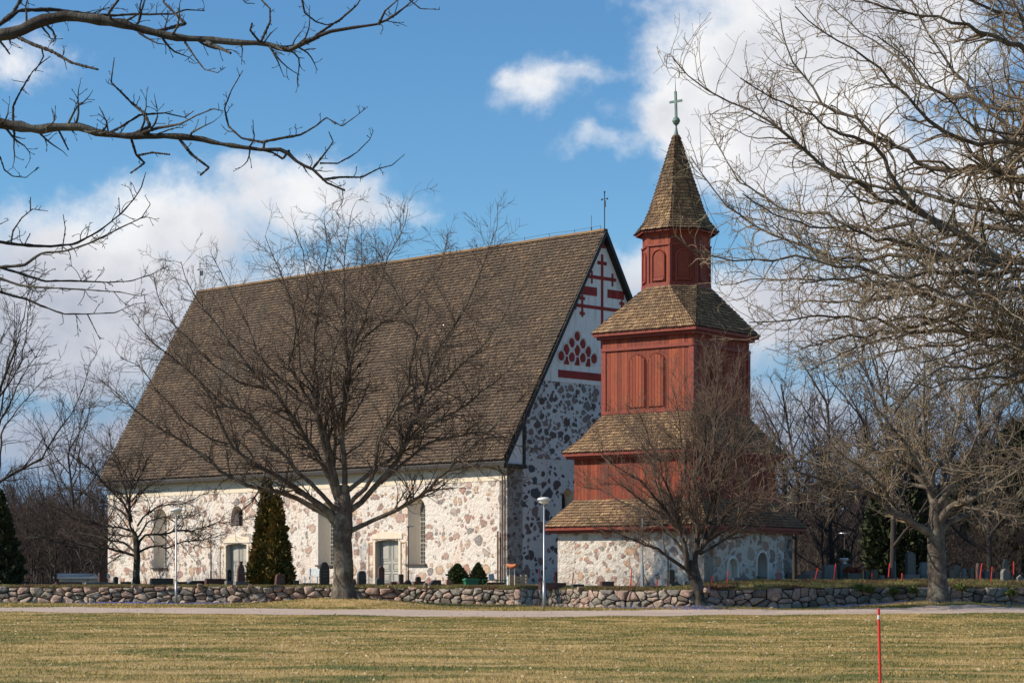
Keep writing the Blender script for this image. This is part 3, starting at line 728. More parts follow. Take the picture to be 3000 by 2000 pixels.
# slightly uneven old roof: sag the courses in strips
quads = []; NS = 10
def rp(x, t):
    dx = .09 * math.sin(x * .35 + t * 4) * math.sin(t * math.pi) + .03 * math.sin(x * .9); y = ev + (HALF - ev) * t; z = ez + (ZA - ez) * t
    return (x, y - dx * .8, z + .02 + dx * .5 * 0 - (.10 + .04 * math.sin(x * .22)) * math.sin(t * math.pi))
for j in range(4):
    t0, t1 = j / 4, (j + 1) / 4
    for i in range(NS):
        a, b = x0 + (x1 - x0) * i / NS, x0 + (x1 - x0) * (i + 1) / NS
        quads.append((rp(a, t0), rp(b, t0), rp(b, t1), rp(a, t1)))
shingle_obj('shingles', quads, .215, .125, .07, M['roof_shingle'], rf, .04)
quads = [((x1, CW - ev, ez), (x0, CW - ev, ez), (x0, HALF, ZA), (x1, HALF, ZA))]
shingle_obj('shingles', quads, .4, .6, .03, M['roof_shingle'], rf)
vg = MB()
for sgn in (1, -1):
    a = (HALF - sgn * (HALF - ev)); vg.prism([(a, ez - .16), (HALF, ZA + .06), (HALF, ZA - .34), (a + sgn * .05, ez - .5)], -x1 - .07, -x1 + .02, SW)
vg.box(-x1 * 0 + .02, x1 + .05, -.62, 1.15, 8.02, 8.22); vg.box(.05, .22, 1.02, 1.22, 8.0, 10.6)
vg.build('verge_board', M['black_board'], rf)
kn = MB(); kn.prism([(-.5, 8.2), (1.05, 8.2), (1.05, 10.4), (.9, 10.35)], -.16, -.02, SW); kn.build('eave_return', M['white_plaster'], rf)
rd = MB(); rd.box(x0, x1, HALF - .16, HALF + .16, ZA - .05, ZA + .07); rd.build('ridge_board', M['tower_shingle'], rf)
cb = MB(); xs = [x1 - .4 - i * 2.0 for i in range(19)]
for x in xs: cb.tube([(x, HALF, ZA + .05), (x, HALF, ZA + .30)], .014, 5)
cb.tube([(x + (0 if i % 2 == 0 else 0), HALF, ZA + .28 - (.05 if i % 2 else 0)) for i, x in enumerate(xs)], .008, 4); cb.build('ridge_cable', M['iron'], rf)
def vane(x, h, flag):
    m = MB(); b = Vector((x, HALF, ZA)); m.tube([b, b + Vector((0, 0, h))], .028, 6)
    for dx, dz in ((-.2, -.4), (.2, -.4), (0, 0)): m.lathe([(.001, -.06), (.05, -.03), (.062, 0), (.05, .03), (.001, .06)], b + Vector((dx, 0, h + dz)), 10)
    m.tube([b + Vector((-.2, 0, h - .4)), b + Vector((.2, 0, h - .4))], .014, 5); m.box(x - .02, x + .10 + flag * .25, HALF - .01, HALF + .01, ZA + h - .85, ZA + h - .5)
    m.build('weather_vane', M['iron'], church)
vane(x1 - .1, 2.15, 0); vane(x0 + .3, 1.9, 1)
lr = MB(); lr.tube([(x1 - 1.1, HALF, ZA), (x1 - 1.1, HALF, ZA + .95)], .014, 5); lr.tube([(x1 - 1.1, HALF, ZA), (x1 - 1.1, HALF, ZA + .25)], .04, 5); lr.build('lightning_rod', M['iron'], church)
dp = MB(); dp.tube([(-.25, -.5, ez - .25), (-.25, -.12, ez - .75), (-.25, -.11, 1.7)], .045, 8); dp.tube([(-.6, -.12, 1.7), (-.6, -.12, 4.6)], .05, 8); dp.build('downpipe', simple('rusty_brown_pipe', (.16, .085, .05), .6), church)

# ------------------------------------------------------------------ bell tower
TX, TY, TZ = (1981 - 1500) / F * 104, 104.0, 1.62
tower = empty('bell_tower', (TX, TY, 0), R(-36.5)); tag(tower, 'red wooden bell tower with three shingled skirt roofs on a stone base', 'bell tower')
def sq(s): return [(-s, -s), (s, -s), (s, s), (-s, s)]
def oc(r): return [(r * math.cos(R(22.5 + 45 * i - 112.5 - 22.5 + 22.5)), r * math.sin(R(22.5 + 45 * i - 112.5))) for i in range(8)]
def octo(r): return [(r * math.cos(R(-112.5 + 45 * i)), r * math.sin(R(-112.5 + 45 * i))) for i in range(8)]
# stone base: four plates, two with arched doorways on the right-hand face
BS = 3.97; ZB = 4.25
def fmat(k, dist):  # plate frame for face k (0 = -y face, 1 = +x face ...)
    return Matrix.Rotation(k * math.pi / 2, 4, 'Z') @ Matrix.Translation((0, -dist, 0))
ho = [arch(-1.55, 1.7, 2.45, .95, 10), arch(1.1, 1.6, 2.70, 1.05, 10)]
for k in range(4):
    plate('stone_base_wall', [(-BS, 1.2), (BS, 1.2), (BS, ZB), (-BS, ZB)], ho if k == 1 else [], 0, .8, M['base_wall'], tower, fmat(k, BS))
def fput(mb, k, dist): 
    Mx = fmat(k, dist); mb.v = [tuple(Mx @ Vector(v)) for v in mb.v]; return mb
for i, h in enumerate(ho):
    dw = fput(loft(h, 0, h, .25 if i == 0 else .7), 1, BS).build('arched_doorway', M['white_plaster'], tower)
    b = MB(); b.prism(h, .26 if i == 0 else .7, .3 if i == 0 else .75); fput(b, 1, BS).build('door', M['white_plaster'] if i == 0 else simple('dark_plank', (.045, .038, .034), .8), dw)
    b = MB(); rim = [(x, z) for x, z in h[2:]]; rim = [(h[1][0], h[1][1])] + rim + [(h[0][0], h[0][1])]
    b.tube([(x, -.01, z) for x, z in rim], .075, 6); fput(b, 1, BS).build('arch_moulding', M['white_plaster'], dw)
# bonded corner stones (white)
b = MB(); b.box(-BS - .012, -BS + .95, -BS - .012, -BS + .6, 1.3, ZB - .2); b.build('corner_pier', M['pale_rubble'], tower)
def skirt(prof, name='skirt_roof'):
    """prof: list of (half side, z) bottom to top"""
    q = []
    for (s0, z0), (s1, z1) in zip(prof[:-1], prof[1:]):
        a, b = sq(s0), sq(s1)
        for i in range(4):
            j = (i + 1) % 4; q.append(((*a[i], z0), (*a[j], z0), (*b[j], z1), (*b[i], z1)))
    core = MB(); 
    for p in q: 
        core.add([(v[0] * .995, v[1] * .995, v[2] - .03) for v in p], [(0, 1, 2, 3)])
    s0, z0 = prof[0]; core.add([(x, y, z0 - .03) for x, y in sq(s0 * .995)], [(0, 1, 2, 3)])
    o = core.build(name, M['red_dark'], tower)
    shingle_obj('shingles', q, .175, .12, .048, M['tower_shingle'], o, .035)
    f = MB()
    s = s0 - .05
    for k in range(4):
        Rk = Matrix.Rotation(k * math.pi / 2, 4, 'Z'); f.box(-s - .03, s - .0, -s - .03, -s, z0 - .17, z0 - .035, Rk); f.box(-s + .05, s - .2, -s + .12, -s + .22, z0 - .30, z0 - .07, Rk)
    f.build('fascia', M['red_trim'], o)
    return o
skirt([(4.46, 4.36), (4.05, 4.86), (3.40, 5.62)])
def boards(s, z0, z1, name='board_wall'):
    m = MB(); rr = random.Random(int(s * 100))
    core = MB(); core.box(-s + .03, s - .03, -s + .03, s - .03, z0 - .1, z1 + .1)
    for k in range(4):
        Rk = Matrix.Rotation(k * math.pi / 2, 4, 'Z'); x = -s
        while x < s - .01:
            w = min(rr.uniform(.15, .24), s - x); d = rr.uniform(.0, .016); m.box(x + .005, x + w - .005, -s - d, -s + .028, z0, z1, Rk); x += w
    m.v += []
    o = core.build(name, M['red_dark'], tower); m.build('boards', M['red_wood'], o)
    return o
boards(3.43, 5.5, 7.62)
t = MB()
skirt([(3.84, 7.80), (3.20, 8.48), (2.45, 9.60)])
st3 = boards(2.48, 9.5, 13.3)
def facetrim(s, parent):
    f = MB()
    for k in range(4):
        Rk = Matrix.Rotation(k * math.pi / 2, 4, 'Z')
        f.box(-s - .05, -s + .2, -s - .05, -s - .018, 9.6, 12.5, Rk); f.box(s - .2, s + .017, -s - .05, -s - .018, 9.6, 12.5, Rk)
        f.box(-s - .055, s + .02, -s - .09, -s - .02, 12.52, 12.66, Rk); f.box(-s - .04, s + .0, -s - .06, -s - .02, 9.58, 9.72, Rk)
    f.build('corner_boards', M['red_trim'], parent)
facetrim(2.48, st3)
for k in range(4):
    for cx in (-.52, .52):
        Rk = Matrix.Rotation(k * math.pi / 2, 4, 'Z')
        b = MB(); o = arch(cx, 9.85, 11.85, .82, 12); b.prism(o, -2.48 - .045, -2.48 - .018, Rk); lou = b.build('bell_hatch', M['red_dark'], st3)
        b = MB()
        for i in range(5): b.box(cx - .40 + .16 * i, cx - .40 + .16 * i + .145, -2.48 - .062, -2.48 - .046, 9.86, 11.86 + .40 * math.sin(math.acos(max(-1, min(1, (i * .16 - .32) / .41)))) - .02, Rk)
        b.build('hatch_boards', M['red_wood'], lou)
        b = MB(); op = [(cx - .45, 9.75)] + [(cx + .45 * math.cos(a * math.pi / 12), 11.85 + .45 * math.sin(a * math.pi / 12)) for a in range(12, -1, -1)] + [(cx + .45, 9.75)]
        b.tube([Rk @ Vector((x, -2.48 - .05, z)) for x, z in op], .018, 4); b.build('hatch_frame', M['red_wood'], lou)
# upper skirt: square to octagon
OR = 1.60; s0, z0, z1 = 2.86, 13.38, 15.5
A = sq(s0); O = octo(OR + .05); q = []; tri = []
zm = 14.25; Am = [(x * .76, y * .76) for x, y in A]
for i in range(4):
    j = (i + 1) % 4; a, b = O[2 * i], O[2 * i + 1]; c = O[(2 * i + 2) % 8]
    q.append(((*A[i], z0), (*A[j], z0), (*b, z1), (*a, z1)))
    q.append(((*A[j], z0), (A[j][0] + 1e-4, A[j][1] + 1e-4, z0), (*c, z1), (*b, z1)))
core = MB()
for p in q: core.add([(v[0] * .99, v[1] * .99, v[2] - .03) for v in p], [(0, 1, 2, 3)])
core.add([(x * .99, y * .99, z0 - .03) for x, y in A], [(0, 1, 2, 3)])
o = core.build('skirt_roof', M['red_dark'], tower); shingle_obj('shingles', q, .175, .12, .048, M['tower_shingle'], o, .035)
f = MB(); s = s0 - .06
for k in range(4):
    Rk = Matrix.Rotation(k * math.pi / 2, 4, 'Z'); f.box(-s - .03, s, -s - .03, -s, z0 - .17, z0 - .035, Rk); f.box(-s + .1, s - .25, -s + .14, -s + .26, z0 - .32, z0 - .07, Rk)
f.build('fascia', M['red_trim'], o)
# octagonal drum
ap = OR * math.cos(R(22.5)); fw = OR * math.sin(R(22.5))
dr = MB(); dr.prism([(0, 0)] * 3, 0, 0) if False else None
P8 = octo(OR - .03); dr.add([(x, y, z) for z in (15.4, 18.1) for x, y in P8], [(i, (i + 1) % 8, (i + 1) % 8 + 8, i + 8) for i in range(8)] + [tuple(range(8))[::-1], tuple(range(8, 16))])
drum = dr.build('octagonal_drum', M['red_dark'], tower)
bd = MB(); tr = MB(); rr = random.Random(3)
for k in range(8):
    Rk = Matrix.Rotation(k * math.pi / 4, 4, 'Z'); x = -fw
    while x < fw - .01:
        w = min(rr.uniform(.13, .19), fw - x); bd.box(x + .004, x + w - .004, -ap - rr.uniform(0, .01), -ap + .03, 15.5, 18.05, Rk); x += w
    tr.box(-fw - .02, -fw + .075, -ap - .045, -ap - .012, 15.52, 17.38, Rk); tr.box(fw - .075, fw - .001, -ap - .045, -ap - .012, 15.52, 17.38, Rk)
    tr.box(-fw - .03, fw + .005, -ap - .075, -ap - .014, 17.38, 17.46, Rk); tr.box(-fw - .02, fw, -ap - .06, -ap - .013, 15.5, 15.66, Rk)
    tr.box(-fw, fw, -ap - .05, -ap - .014, 17.9, 18.04, Rk)
bd.build('boards', M['red_wood'], drum); tr.build('mouldings', M['red_trim'], drum)
for k in range(8):
    Rk = Matrix.Rotation(k * math.pi / 4, 4, 'Z')
    b = MB(); b.prism(arch(0, 15.75, 16.85, .56, 12), -ap - .035, -ap - .011, Rk); sh = b.build('shutter', M['red_wood'], drum)
    b = MB(); op = [(-.33, 15.7), (-.33, 16.8)] + [(.33 * math.cos(a * math.pi / 12), 16.85 + .33 * math.sin(a * math.pi / 12)) for a in range(12, -1, -1)] + [(.33, 16.8), (.33, 15.7)]
    b.tube([Rk @ Vector((x, -ap - .04, z)) for x, z in op], .04, 4); b.box(-.28, .28, -ap - .09, -ap - .036, 15.76, 15.86, Rk); b.box(-.28, .28, -ap - .05, -ap - .036, 15.95, 16.0, Rk); b.build('frame', M['red_trim'], sh)
# spire
prof = [(1.98, 18.12), (1.55, 18.62), (1.28, 19.2), (.68, 21.0), (.13, 22.72)]
q = []
for (r0, za), (r1, zb) in zip(prof[:-1], prof[1:]):
    a, b = octo(r0 + .02), octo(r1 + .02)
    for i in range(8): j = (i + 1) % 8; q.append(((*a[i], za), (*a[j], za), (*b[j], zb), (*b[i], zb)))
core = MB()
for p in q: core.add([(v[0] * .99, v[1] * .99, v[2] - .02) for v in p], [(0, 1, 2, 3)])
core.add([(x, y, 18.08) for x, y in octo(1.95)], [tuple(range(8))])
spire = core.build('spire', M['red_dark'], tower); shingle_obj('shingles', q, .165, .135, .045, M['tower_shingle'], spire, .04)
f = MB(); 
for k in range(8):
    Rk = Matrix.Rotation(k * math.pi / 4, 4, 'Z'); a = 1.9 * math.cos(R(22.5)); w = 1.9 * math.sin(R(22.5)); f.box(-w, w - .002, -a - .03, -a, 18.0, 18.085, Rk)
    a = 1.68 * math.cos(R(22.5)); w = 1.68 * math.sin(R(22.5)); f.box(-w, w - .002, -a - .02, -a + .03, 17.93, 18.06, Rk)
f.build('fascia', M['red_trim'], spire)
cp = MB(); cp.lathe([(.15, 22.55), (.07, 22.95), (.035, 23.12), (.06, 23.2), (.13, 23.26), (.18, 23.36), (.19, 23.4), (.18, 23.44), (.13, 23.53), (.06, 23.6), (.045, 23.66)], (0, 0, 0), 16)
fin = cp.build('finial', M['copper'], tower, smooth=False)
cx = MB(); tilt = Matrix.Translation((0, 0, 23.6)) @ Matrix.Rotation(R(36.5), 4, 'Z') @ Matrix.Rotation(R(-1.5), 4, 'Y') @ Matrix.Rotation(R(-33), 4, 'Z')
cx.box(-.05, .05, -.045, .045, 0, 1.18, tilt); cx.box(-.33, -.051, -.04, .04, .66, .76, tilt); cx.box(.051, .33, -.04, .04, .66, .76, tilt); cx.tube([tilt @ Vector((0, 0, 1.15)), tilt @ Vector((0, 0, 1.85))], [.022, .006], 6)
cx.build('cross', M['copper'], fin)
lc = MB(); a8 = octo(2.0); i0 = 7
for (pa, pb) in ((6, 0), (3, 1)):
    e = octo(1)[pa]; pr = [(.18, 22.6), (.85, 21.0), (1.45, 19.3), (2.02, 18.2), (1.75, 17.3), (1.68, 15.8)]
    lc.tube([(e[0] * r_, e[1] * r_, z) for r_, z in pr], .011, 4)
lc.build('lightning_cable', M['iron'], tower)


# ------------------------------------------------------------------ bare trees
def resample(pts, m):
    pts = np.asarray(pts, float); d = np.r_[0, np.cumsum(np.linalg.norm(np.diff(pts[:, :3], axis=0), axis=1))]; t = np.linspace(0, d[-1], m)
    return np.stack([np.interp(t, d, pts[:, i]) for i in range(pts.shape[1])], 1)
def tubes(P, Rr, k):
    """P (N,M,3), Rr (N,M) -> verts, quads"""
    N, m, _ = P.shape
    T = np.empty_like(P); T[:, 1:-1] = P[:, 2:] - P[:, :-2]; T[:, 0] = P[:, 1] - P[:, 0]; T[:, -1] = P[:, -1] - P[:, -2]
    T /= np.maximum(np.linalg.norm(T, axis=2, keepdims=True), 1e-9)
    ref = np.where(np.abs(T[:, :1, 2:3]) > .8, np.array([1., 0, 0]), np.array([0, 0, 1.])); ref = np.broadcast_to(ref, T.shape)
    E = np.cross(T, ref); E /= np.maximum(np.linalg.norm(E, axis=2, keepdims=True), 1e-9); Fv = np.cross(T, E)
    a = np.arange(k) * 2 * np.pi / k
    V = P[:, :, None] + (E[:, :, None] * np.cos(a)[None, None, :, None] + Fv[:, :, None] * np.sin(a)[None, None, :, None]) * Rr[:, :, None, None]
    base = (np.arange(N) * m * k)[:, None, None]; j = (np.arange(m - 1) * k)[None, :, None]; q = np.arange(k)[None, None, :]; q2 = (q + 1) % k
    Fq = np.stack([base + j + q, base + j + k + q, base + j + k + q2, base + j + q2], -1).reshape(-1, 4)
    return V.reshape(-1, 3), Fq
def nrm(v): return v / np.maximum(np.linalg.norm(v, axis=-1, keepdims=True), 1e-9)
def grow(r, start, d, L, R0, R1, m, wob, trop):
    """N branches of m points; wobble and upward pull"""
    N = len(start); P = np.empty((N, m, 3)); P[:, 0] = start; step = (L / (m - 1))[:, None]; d = d.copy(); w = r.normal(0, 1, (N, 3)) * .35
    for i in range(1, m):
        w = w * .5 + r.normal(0, 1, (N, 3)); d = nrm(d + w * wob + np.array([0, 0, trop]) * (1.0 / m)); P[:, i] = P[:, i - 1] + d * step
    t = np.linspace(0, 1, m)[None, :]; Rr = R0[:, None] * (1 - t) + R1[:, None] * t
    return P, Rr
def spawn(r, P, Rr, dens, tmin, lenf, lmin, lmax, ang, rf, m, wob, trop, rmin, rtip, flat=0.0, cnt_max=40):
    N, mm, _ = P.shape
    seg = np.linalg.norm(np.diff(P, axis=1), axis=2).sum(1)
    cnt = np.minimum(np.floor(seg * (1 - tmin) * dens + r.uniform(0, 1, N)), cnt_max).astype(int)
    idx = np.repeat(np.arange(N), cnt); K = len(idx)
    if K == 0: return None
    t = tmin + (1 - tmin) * r.uniform(0, 1, K) ** .85; tt = t * (mm - 1); i0 = np.minimum(tt.astype(int), mm - 2); fr = (tt - i0)[:, None]
    A, B_ = P[idx, i0], P[idx, i0 + 1]; S = A * (1 - fr) + B_ * fr; D = nrm(B_ - A)
    pr = Rr[idx, i0] * (1 - fr[:, 0]) + Rr[idx, i0 + 1] * fr[:, 0]
    pv = r.normal(0, 1, (K, 3)); pv[:, 2] *= (1 - flat); pv -= D * (pv * D).sum(1, keepdims=True); pv = nrm(pv)
    an = np.radians(r.normal(ang, 11, K))[:, None]; d = nrm(np.cos(an) * D + np.sin(an) * pv)
    L = np.clip(seg[idx] * lenf * (1.15 - .75 * t) * r.uniform(.5, 1.3, K), lmin, lmax)
    R0 = np.maximum(np.minimum(pr * rf, L * .028 + rmin * .5), rmin); R1 = np.full(K, rtip)
    return grow(r, S, d, L, R0, np.minimum(R1, R0), m, wob, trop)
def join(parts):
    V = []; Fq = []; o = 0
    for v, f in parts: V.append(v); Fq.append(f + o); o += len(v)
    return np.concatenate(V), np.concatenate(Fq)
def trunk_mesh(r, pts, rad, k=18, m=40, flare=.5, fl_h=.6):
    """pts (x,y,z) centre line, rad radii along it; gnarled bark relief"""
    q = resample(np.c_[pts, rad], m); P = q[:, :3]; Rr = q[:, 3]
    V, Fq = tubes(P[None], Rr[None], k); V = V.reshape(m, k, 3)
    h = P[:, 2] - P[0, 2]; a = np.arange(k) * 2 * np.pi / k
    ph = r.uniform(0, 6, 3)
    rel = 1 + flare * np.exp(-h / (fl_h * .45))[:, None] * (.6 + .4 * np.cos(a * 5 + ph[0]))[None] + .05 * np.sin(a * 3 + ph[1] + h[:, None] * 1.3) + .03 * r.normal(0, 1, (m, k))
    V = P[:, None] + (V - P[:, None]) * rel[:, :, None]
    return V.reshape(-1, 3), Fq
def make_tree(name, label, group, base, trunk, limbs, spec, mats, seed, cat='tree', taper=1.35, m=18, buds=False):
    """trunk: (pts, radii) in world metres, limbs: list of (pts, r0, r1). spec: list of spawn levels"""
    r = np.random.default_rng(seed); base = np.array(base, float)
    root = empty(name, tuple(base)); tag(root, label, cat, group)
    tp = []
    if trunk is not None:
        tp.append(trunk_mesh(r, np.array(trunk[0], float), np.array(trunk[1], float), **(trunk[2] if len(trunk) > 2 else {})))
    LP = []; LR = []
    for pts, r0, r1 in limbs:
        q = resample(pts, m); L = np.linalg.norm(q[-1] - q[0]); w = r.normal(0, 1, (m, 3)).cumsum(0) * (1.5 if name == 'overhanging_tree' else 1.0); w -= np.linspace(0, 1, m)[:, None] * w[-1]; q = q + w * L * (.006 if m < 30 else .0008) * np.sin(np.linspace(0, np.pi, m))[:, None]
        LP.append(q); tt = np.linspace(0, 1, m); LR.append(r1 + (r0 - r1) * (1 - tt) ** taper)
    LP = np.array(LP); LR = np.array(LR); LRb = LR * (1 + (.13 if name == 'foreground_oak' else .06) * r.normal(0, 1, LR.shape))
    tp.append(tubes(LP, LRb, 9)); V, Fq = join(tp); np_obj('trunk', V - base, Fq, mats[0], root, smooth=True)
    cur = [(LP, LR)]; allp = []; pool = [(LP, LR)]
    for lv, sp in enumerate(spec):
        src = pool if sp.get('all') else cur
        new = []
        for P_, R_ in src:
            o = spawn(r, P_, R_, **{k_: v_ for k_, v_ in sp.items() if k_ not in ('all', 'k', 'wood')})
            if o is not None and buds and lv == len(spec) - 1: o[1][:, -1] *= 2.0; o[1][:, -2] *= .9
            if o is not None: new.append(o); allp.append((tubes(*o, sp.get('k', 3))))
        cur = new; pool = pool + new
    V, Fq = join(allp); np_obj('crown', V - base, Fq, mats[1], root, smooth=True)
    return root, len(Fq)
def px_limb(pix, Y, dy, bow=0.0):
    """traced limb: photo pixels, start depth Y, end depth Y+dy"""
    n = len(pix); out = []
    d = np.r_[0, np.cumsum([math.dist(pix[i], pix[i + 1]) for i in range(n - 1)])]; d = d / d[-1]
    for (x, y), t in zip(pix, d): out.append(list(at(x, y, Y + dy * t ** 1.1 + bow * math.sin(t * math.pi))))
    return out
Z5 = lambda L: [(300 + .5739 * x, 800 + .5739 * y) for x, y in L]
R4 = lambda L: [(200 + .2976 * x, 1350 + .2976 * y) for x, y in L]
R3 = lambda L: [(1400 + .4252 * x, 1350 + .4252 * y) for x, y in L]
R6 = lambda L: [(2200 + .3401 * x, 1350 + .3401 * y) for x, y in L]
ZA_ = lambda L: [(.6378 * x, .6378 * y) for x, y in L]
ZB_ = lambda L: [(1500 + .6378 * x, .6378 * y) for x, y in L]

# --- the big oak in front of the church
TYo = 98.2
ol = [([(1205, 1290), (1190, 1245), (1130, 1195), (1020, 1130), (930, 1060), (860, 1010), (740, 950), (640, 870), (590, 770), (540, 640), (450, 520), (330, 420), (230, 330), (150, 230)], -4.5, .20),
      ([(1205, 1310), (1180, 1250), (1080, 1180), (960, 1110), (840, 1075), (740, 1040), (620, 1000), (540, 920), (440, 850), (300, 790), (180, 700), (60, 600), (-20, 540)], 2.0, .20),
      ([(1230, 1230), (1160, 1060), (1090, 960), (1020, 870), (960, 760), (900, 660), (840, 590), (720, 470), (620, 330), (520, 200), (430, 60), (400, -60)], 3.0, .19),
      ([(1215, 1240), (1100, 1110), (1000, 1040), (930, 980), (840, 900), (780, 800), (700, 740), (600, 690), (500, 560), (400, 450), (340, 300)], -6, .15),
      ([(1225, 1200), (1180, 1000), (1140, 850), (1080, 740), (1000, 610), (940, 500), (950, 380), (960, 230), (930, 100), (880, -60), (830, -190)], -3.0, .16),
      ([(1225, 1200), (1150, 950), (1120, 800), (1110, 640), (1105, 400), (1110, 250), (1130, 60), (1150, -120), (1130, -290)], 3.5, .17),
      ([(1235, 1200), (1240, 950), (1230, 800), (1240, 600), (1240, 430), (1225, 300), (1215, 100), (1230, -80), (1270, -300)], 0.5, .19),
      ([(1240, 700), (1262, 520), (1280, 320), (1330, 200), (1400, 60), (1450, -80), (1540, -230), (1560, -330)], -4.0, .11),
      ([(1240, 1210), (1300, 1130), (1370, 1080), (1390, 980), (1400, 900), (1430, 800), (1480, 700), (1530, 560), (1560, 420), (1590, 330), (1540, 200), (1480, 60), (1400, -80)], -5, .15),
      ([(1250, 1220), (1340, 1160), (1420, 1070), (1520, 980), (1580, 890), (1650, 700), (1700, 560), (1730, 380), (1830, 240), (1900, 100), (1950, -60), (2000, -200)], 2.5, .19),
      ([(1250, 1110), (1400, 990), (1500, 930), (1600, 830), (1700, 760), (1840, 690), (1950, 590), (2091, 480), (2160, 330)], 5.5, .15),
      ([(1255, 1320), (1370, 1260), (1480, 1220), (1600, 1150), (1700, 1090), (1800, 1000), (1900, 920), (2000, 820), (2091, 700), (2200, 560)], -3.5, .16),
      ([(1420, 1070), (1560, 960), (1650, 880), (1780, 850), (1900, 820), (2000, 830), (2091, 870), (2250, 900)], 5.5, .11),
      ([(1490, 700), (1620, 640), (1760, 560), (1850, 460), (1980, 330), (2080, 160), (2120, 0)], -5.0, .09),
      ([(640, 870), (560, 850), (440, 760), (320, 640), (200, 480), (90, 430)], -4, .07), ([(1000, 610), (900, 520), (800, 400), (740, 250), (640, 60), (560, -90)], 4.0, .08),
      ([(1110, 640), (1010, 480), (1000, 300), (1040, 100), (1020, -120), (980, -220)], 5.0, .08), ([(1240, 430), (1330, 330), (1500, 200), (1620, 80), (1740, -60), (1760, -180)], 4.0, .09),
      ([(840, 590), (700, 560), (560, 480), (380, 300), (280, 120), (260, 0)], 5, .08), ([(1180, 1000), (1200, 800), (1180, 640), (1190, 400), (1300, 180), (1330, 0), (1320, -200)], -5, .10),
      ([(1800, 1000), (1920, 980), (2000, 1010), (2120, 1060), (2260, 1080)], -1.5, .05), ([(1480, 1220), (1560, 1100), (1500, 1030), (1440, 1000)], -2, .05)]
limbs = [(px_limb(Z5(p), TYo, d * .8 - .8 if d < 0 else -d * .25, rng.uniform(-1.0, .1)), r0 * .76, .015) for p, d, r0 in ol]
b0 = at(1006, 1756, TYo); tr_ = [b0, at(1006, 1700, TYo), at(1005, 1640, TYo), at(1002, 1580, TYo), at(1005, 1530, TYo), at(1005, 1480, TYo), at(1008, 1420, TYo)]
OAK = [dict(dens=1.9, tmin=.22, lenf=.30, lmin=.8, lmax=4.0, ang=44, rf=.55, m=9, wob=.19, trop=.55, rmin=.013, rtip=.007, k=4),
       dict(dens=3.3, tmin=.12, lenf=.42, lmin=.4, lmax=1.9, ang=44, rf=.55, m=7, wob=.20, trop=.45, rmin=.009, rtip=.005, k=3, all=True),
       dict(dens=5.2, tmin=.10, lenf=.5, lmin=.22, lmax=1.0, ang=42, rf=.7, m=4, wob=.2, trop=.3, rmin=.0075, rtip=.005, k=3)]
make_tree('oak_tree', 'big bare oak with thick trunk and wide spreading crown standing in front of the church', None, b0, (tr_, [.47, .44, .42, .41, .43, .40, .22], dict(flare=.55, fl_h=.9)), limbs, OAK, (M['oak_bark'], M['oak_twig']), 11)
# --- small spreading oak at the left of the church
Y2 = 108.5
sl = [([(680, 940), (560, 900), (400, 850), (250, 860), (100, 830), (0, 780), (-150, 700), (-260, 690)], -1, .075), ([(665, 900), (560, 810), (450, 790), (300, 770), (150, 720), (0, 700), (-120, 600)], 2.5, .07),
      ([(680, 920), (690, 760), (620, 640), (600, 500), (560, 420), (430, 300), (370, 240), (200, 100)], -1.5, .10), ([(685, 860), (690, 800), (760, 720), (900, 720), (1050, 690), (1200, 700), (1350, 650), (1450, 610), (1700, 590), (1850, 530)], -2, .07),
      ([(690, 900), (780, 850), (900, 830), (960, 860), (1110, 800), (1250, 790), (1400, 760), (1600, 700)], 2, .06), ([(680, 640), (740, 560), (860, 480), (1000, 430), (1150, 420), (1300, 330), (1450, 300)], 1.5, .055),
      ([(620, 600), (600, 420), (610, 300), (620, 200), (700, 60), (720, -100), (760, -250)], .5, .085), ([(610, 560), (480, 470), (330, 400), (200, 350), (60, 200)], 2, .055), ([(650, 700), (500, 640), (350, 620), (200, 580), (60, 560), (-200, 420)], -2.5, .06),
      ([(620, 400), (700, 300), (850, 180), (1000, 120), (1150, 0)], -2, .05), ([(600, 420), (450, 250), (300, 120), (200, -80)], 2, .05), ([(680, 760), (800, 600), (960, 560), (1150, 560), (1300, 500)], -3, .05), ([(650, 740), (480, 720), (330, 700), (150, 640)], 3, .05), ([(600, 420), (500, 100), (420, -150), (400, -330)], 1, .06), ([(620, 250), (500, 0), (250, -200), (100, -350)], 2, .05), ([(610, 300), (800, 0), (950, -200), (1000, -300)], -2, .05), ([(430, 300), (200, 60), (0, -80), (-200, -120)], -2, .05), ([(330, 400), (100, 300), (-150, 260), (-350, 300)], 2, .045), ([(250, 860), (0, 850), (-250, 760), (-480, 760)], 1, .05)]
limbs = [(px_limb(R4(p), Y2, d), r0, .014) for p, d, r0 in sl]
b0 = at(398, 1722, Y2)
SM = [dict(dens=4.6, tmin=.10, lenf=.36, lmin=.5, lmax=2.2, ang=44, rf=.62, m=7, wob=.17, trop=.25, rmin=.012, rtip=.006, k=3, flat=.4),
      dict(dens=3.6, tmin=.1, lenf=.45, lmin=.25, lmax=1.1, ang=44, rf=.65, m=5, wob=.2, trop=.2, rmin=.009, rtip=.005, flat=.3, all=True), dict(dens=4.5, tmin=.1, lenf=.45, lmin=.15, lmax=.5, ang=42, rf=.7, m=4, wob=.2, trop=.2, rmin=.007, rtip=.004)]
make_tree('young_oak', 'small dark bare tree with low level branches at the left end of the church', None, b0, ([b0, at(399, 1680, Y2), at(402, 1630, Y2), at(400, 1600, Y2), at(395, 1560, Y2)], [.20, .165, .16, .15, .10], dict(k=14, m=24, flare=.4, fl_h=.5)), limbs, SM, (M['dark_bark'], M['far_twig']), 12)
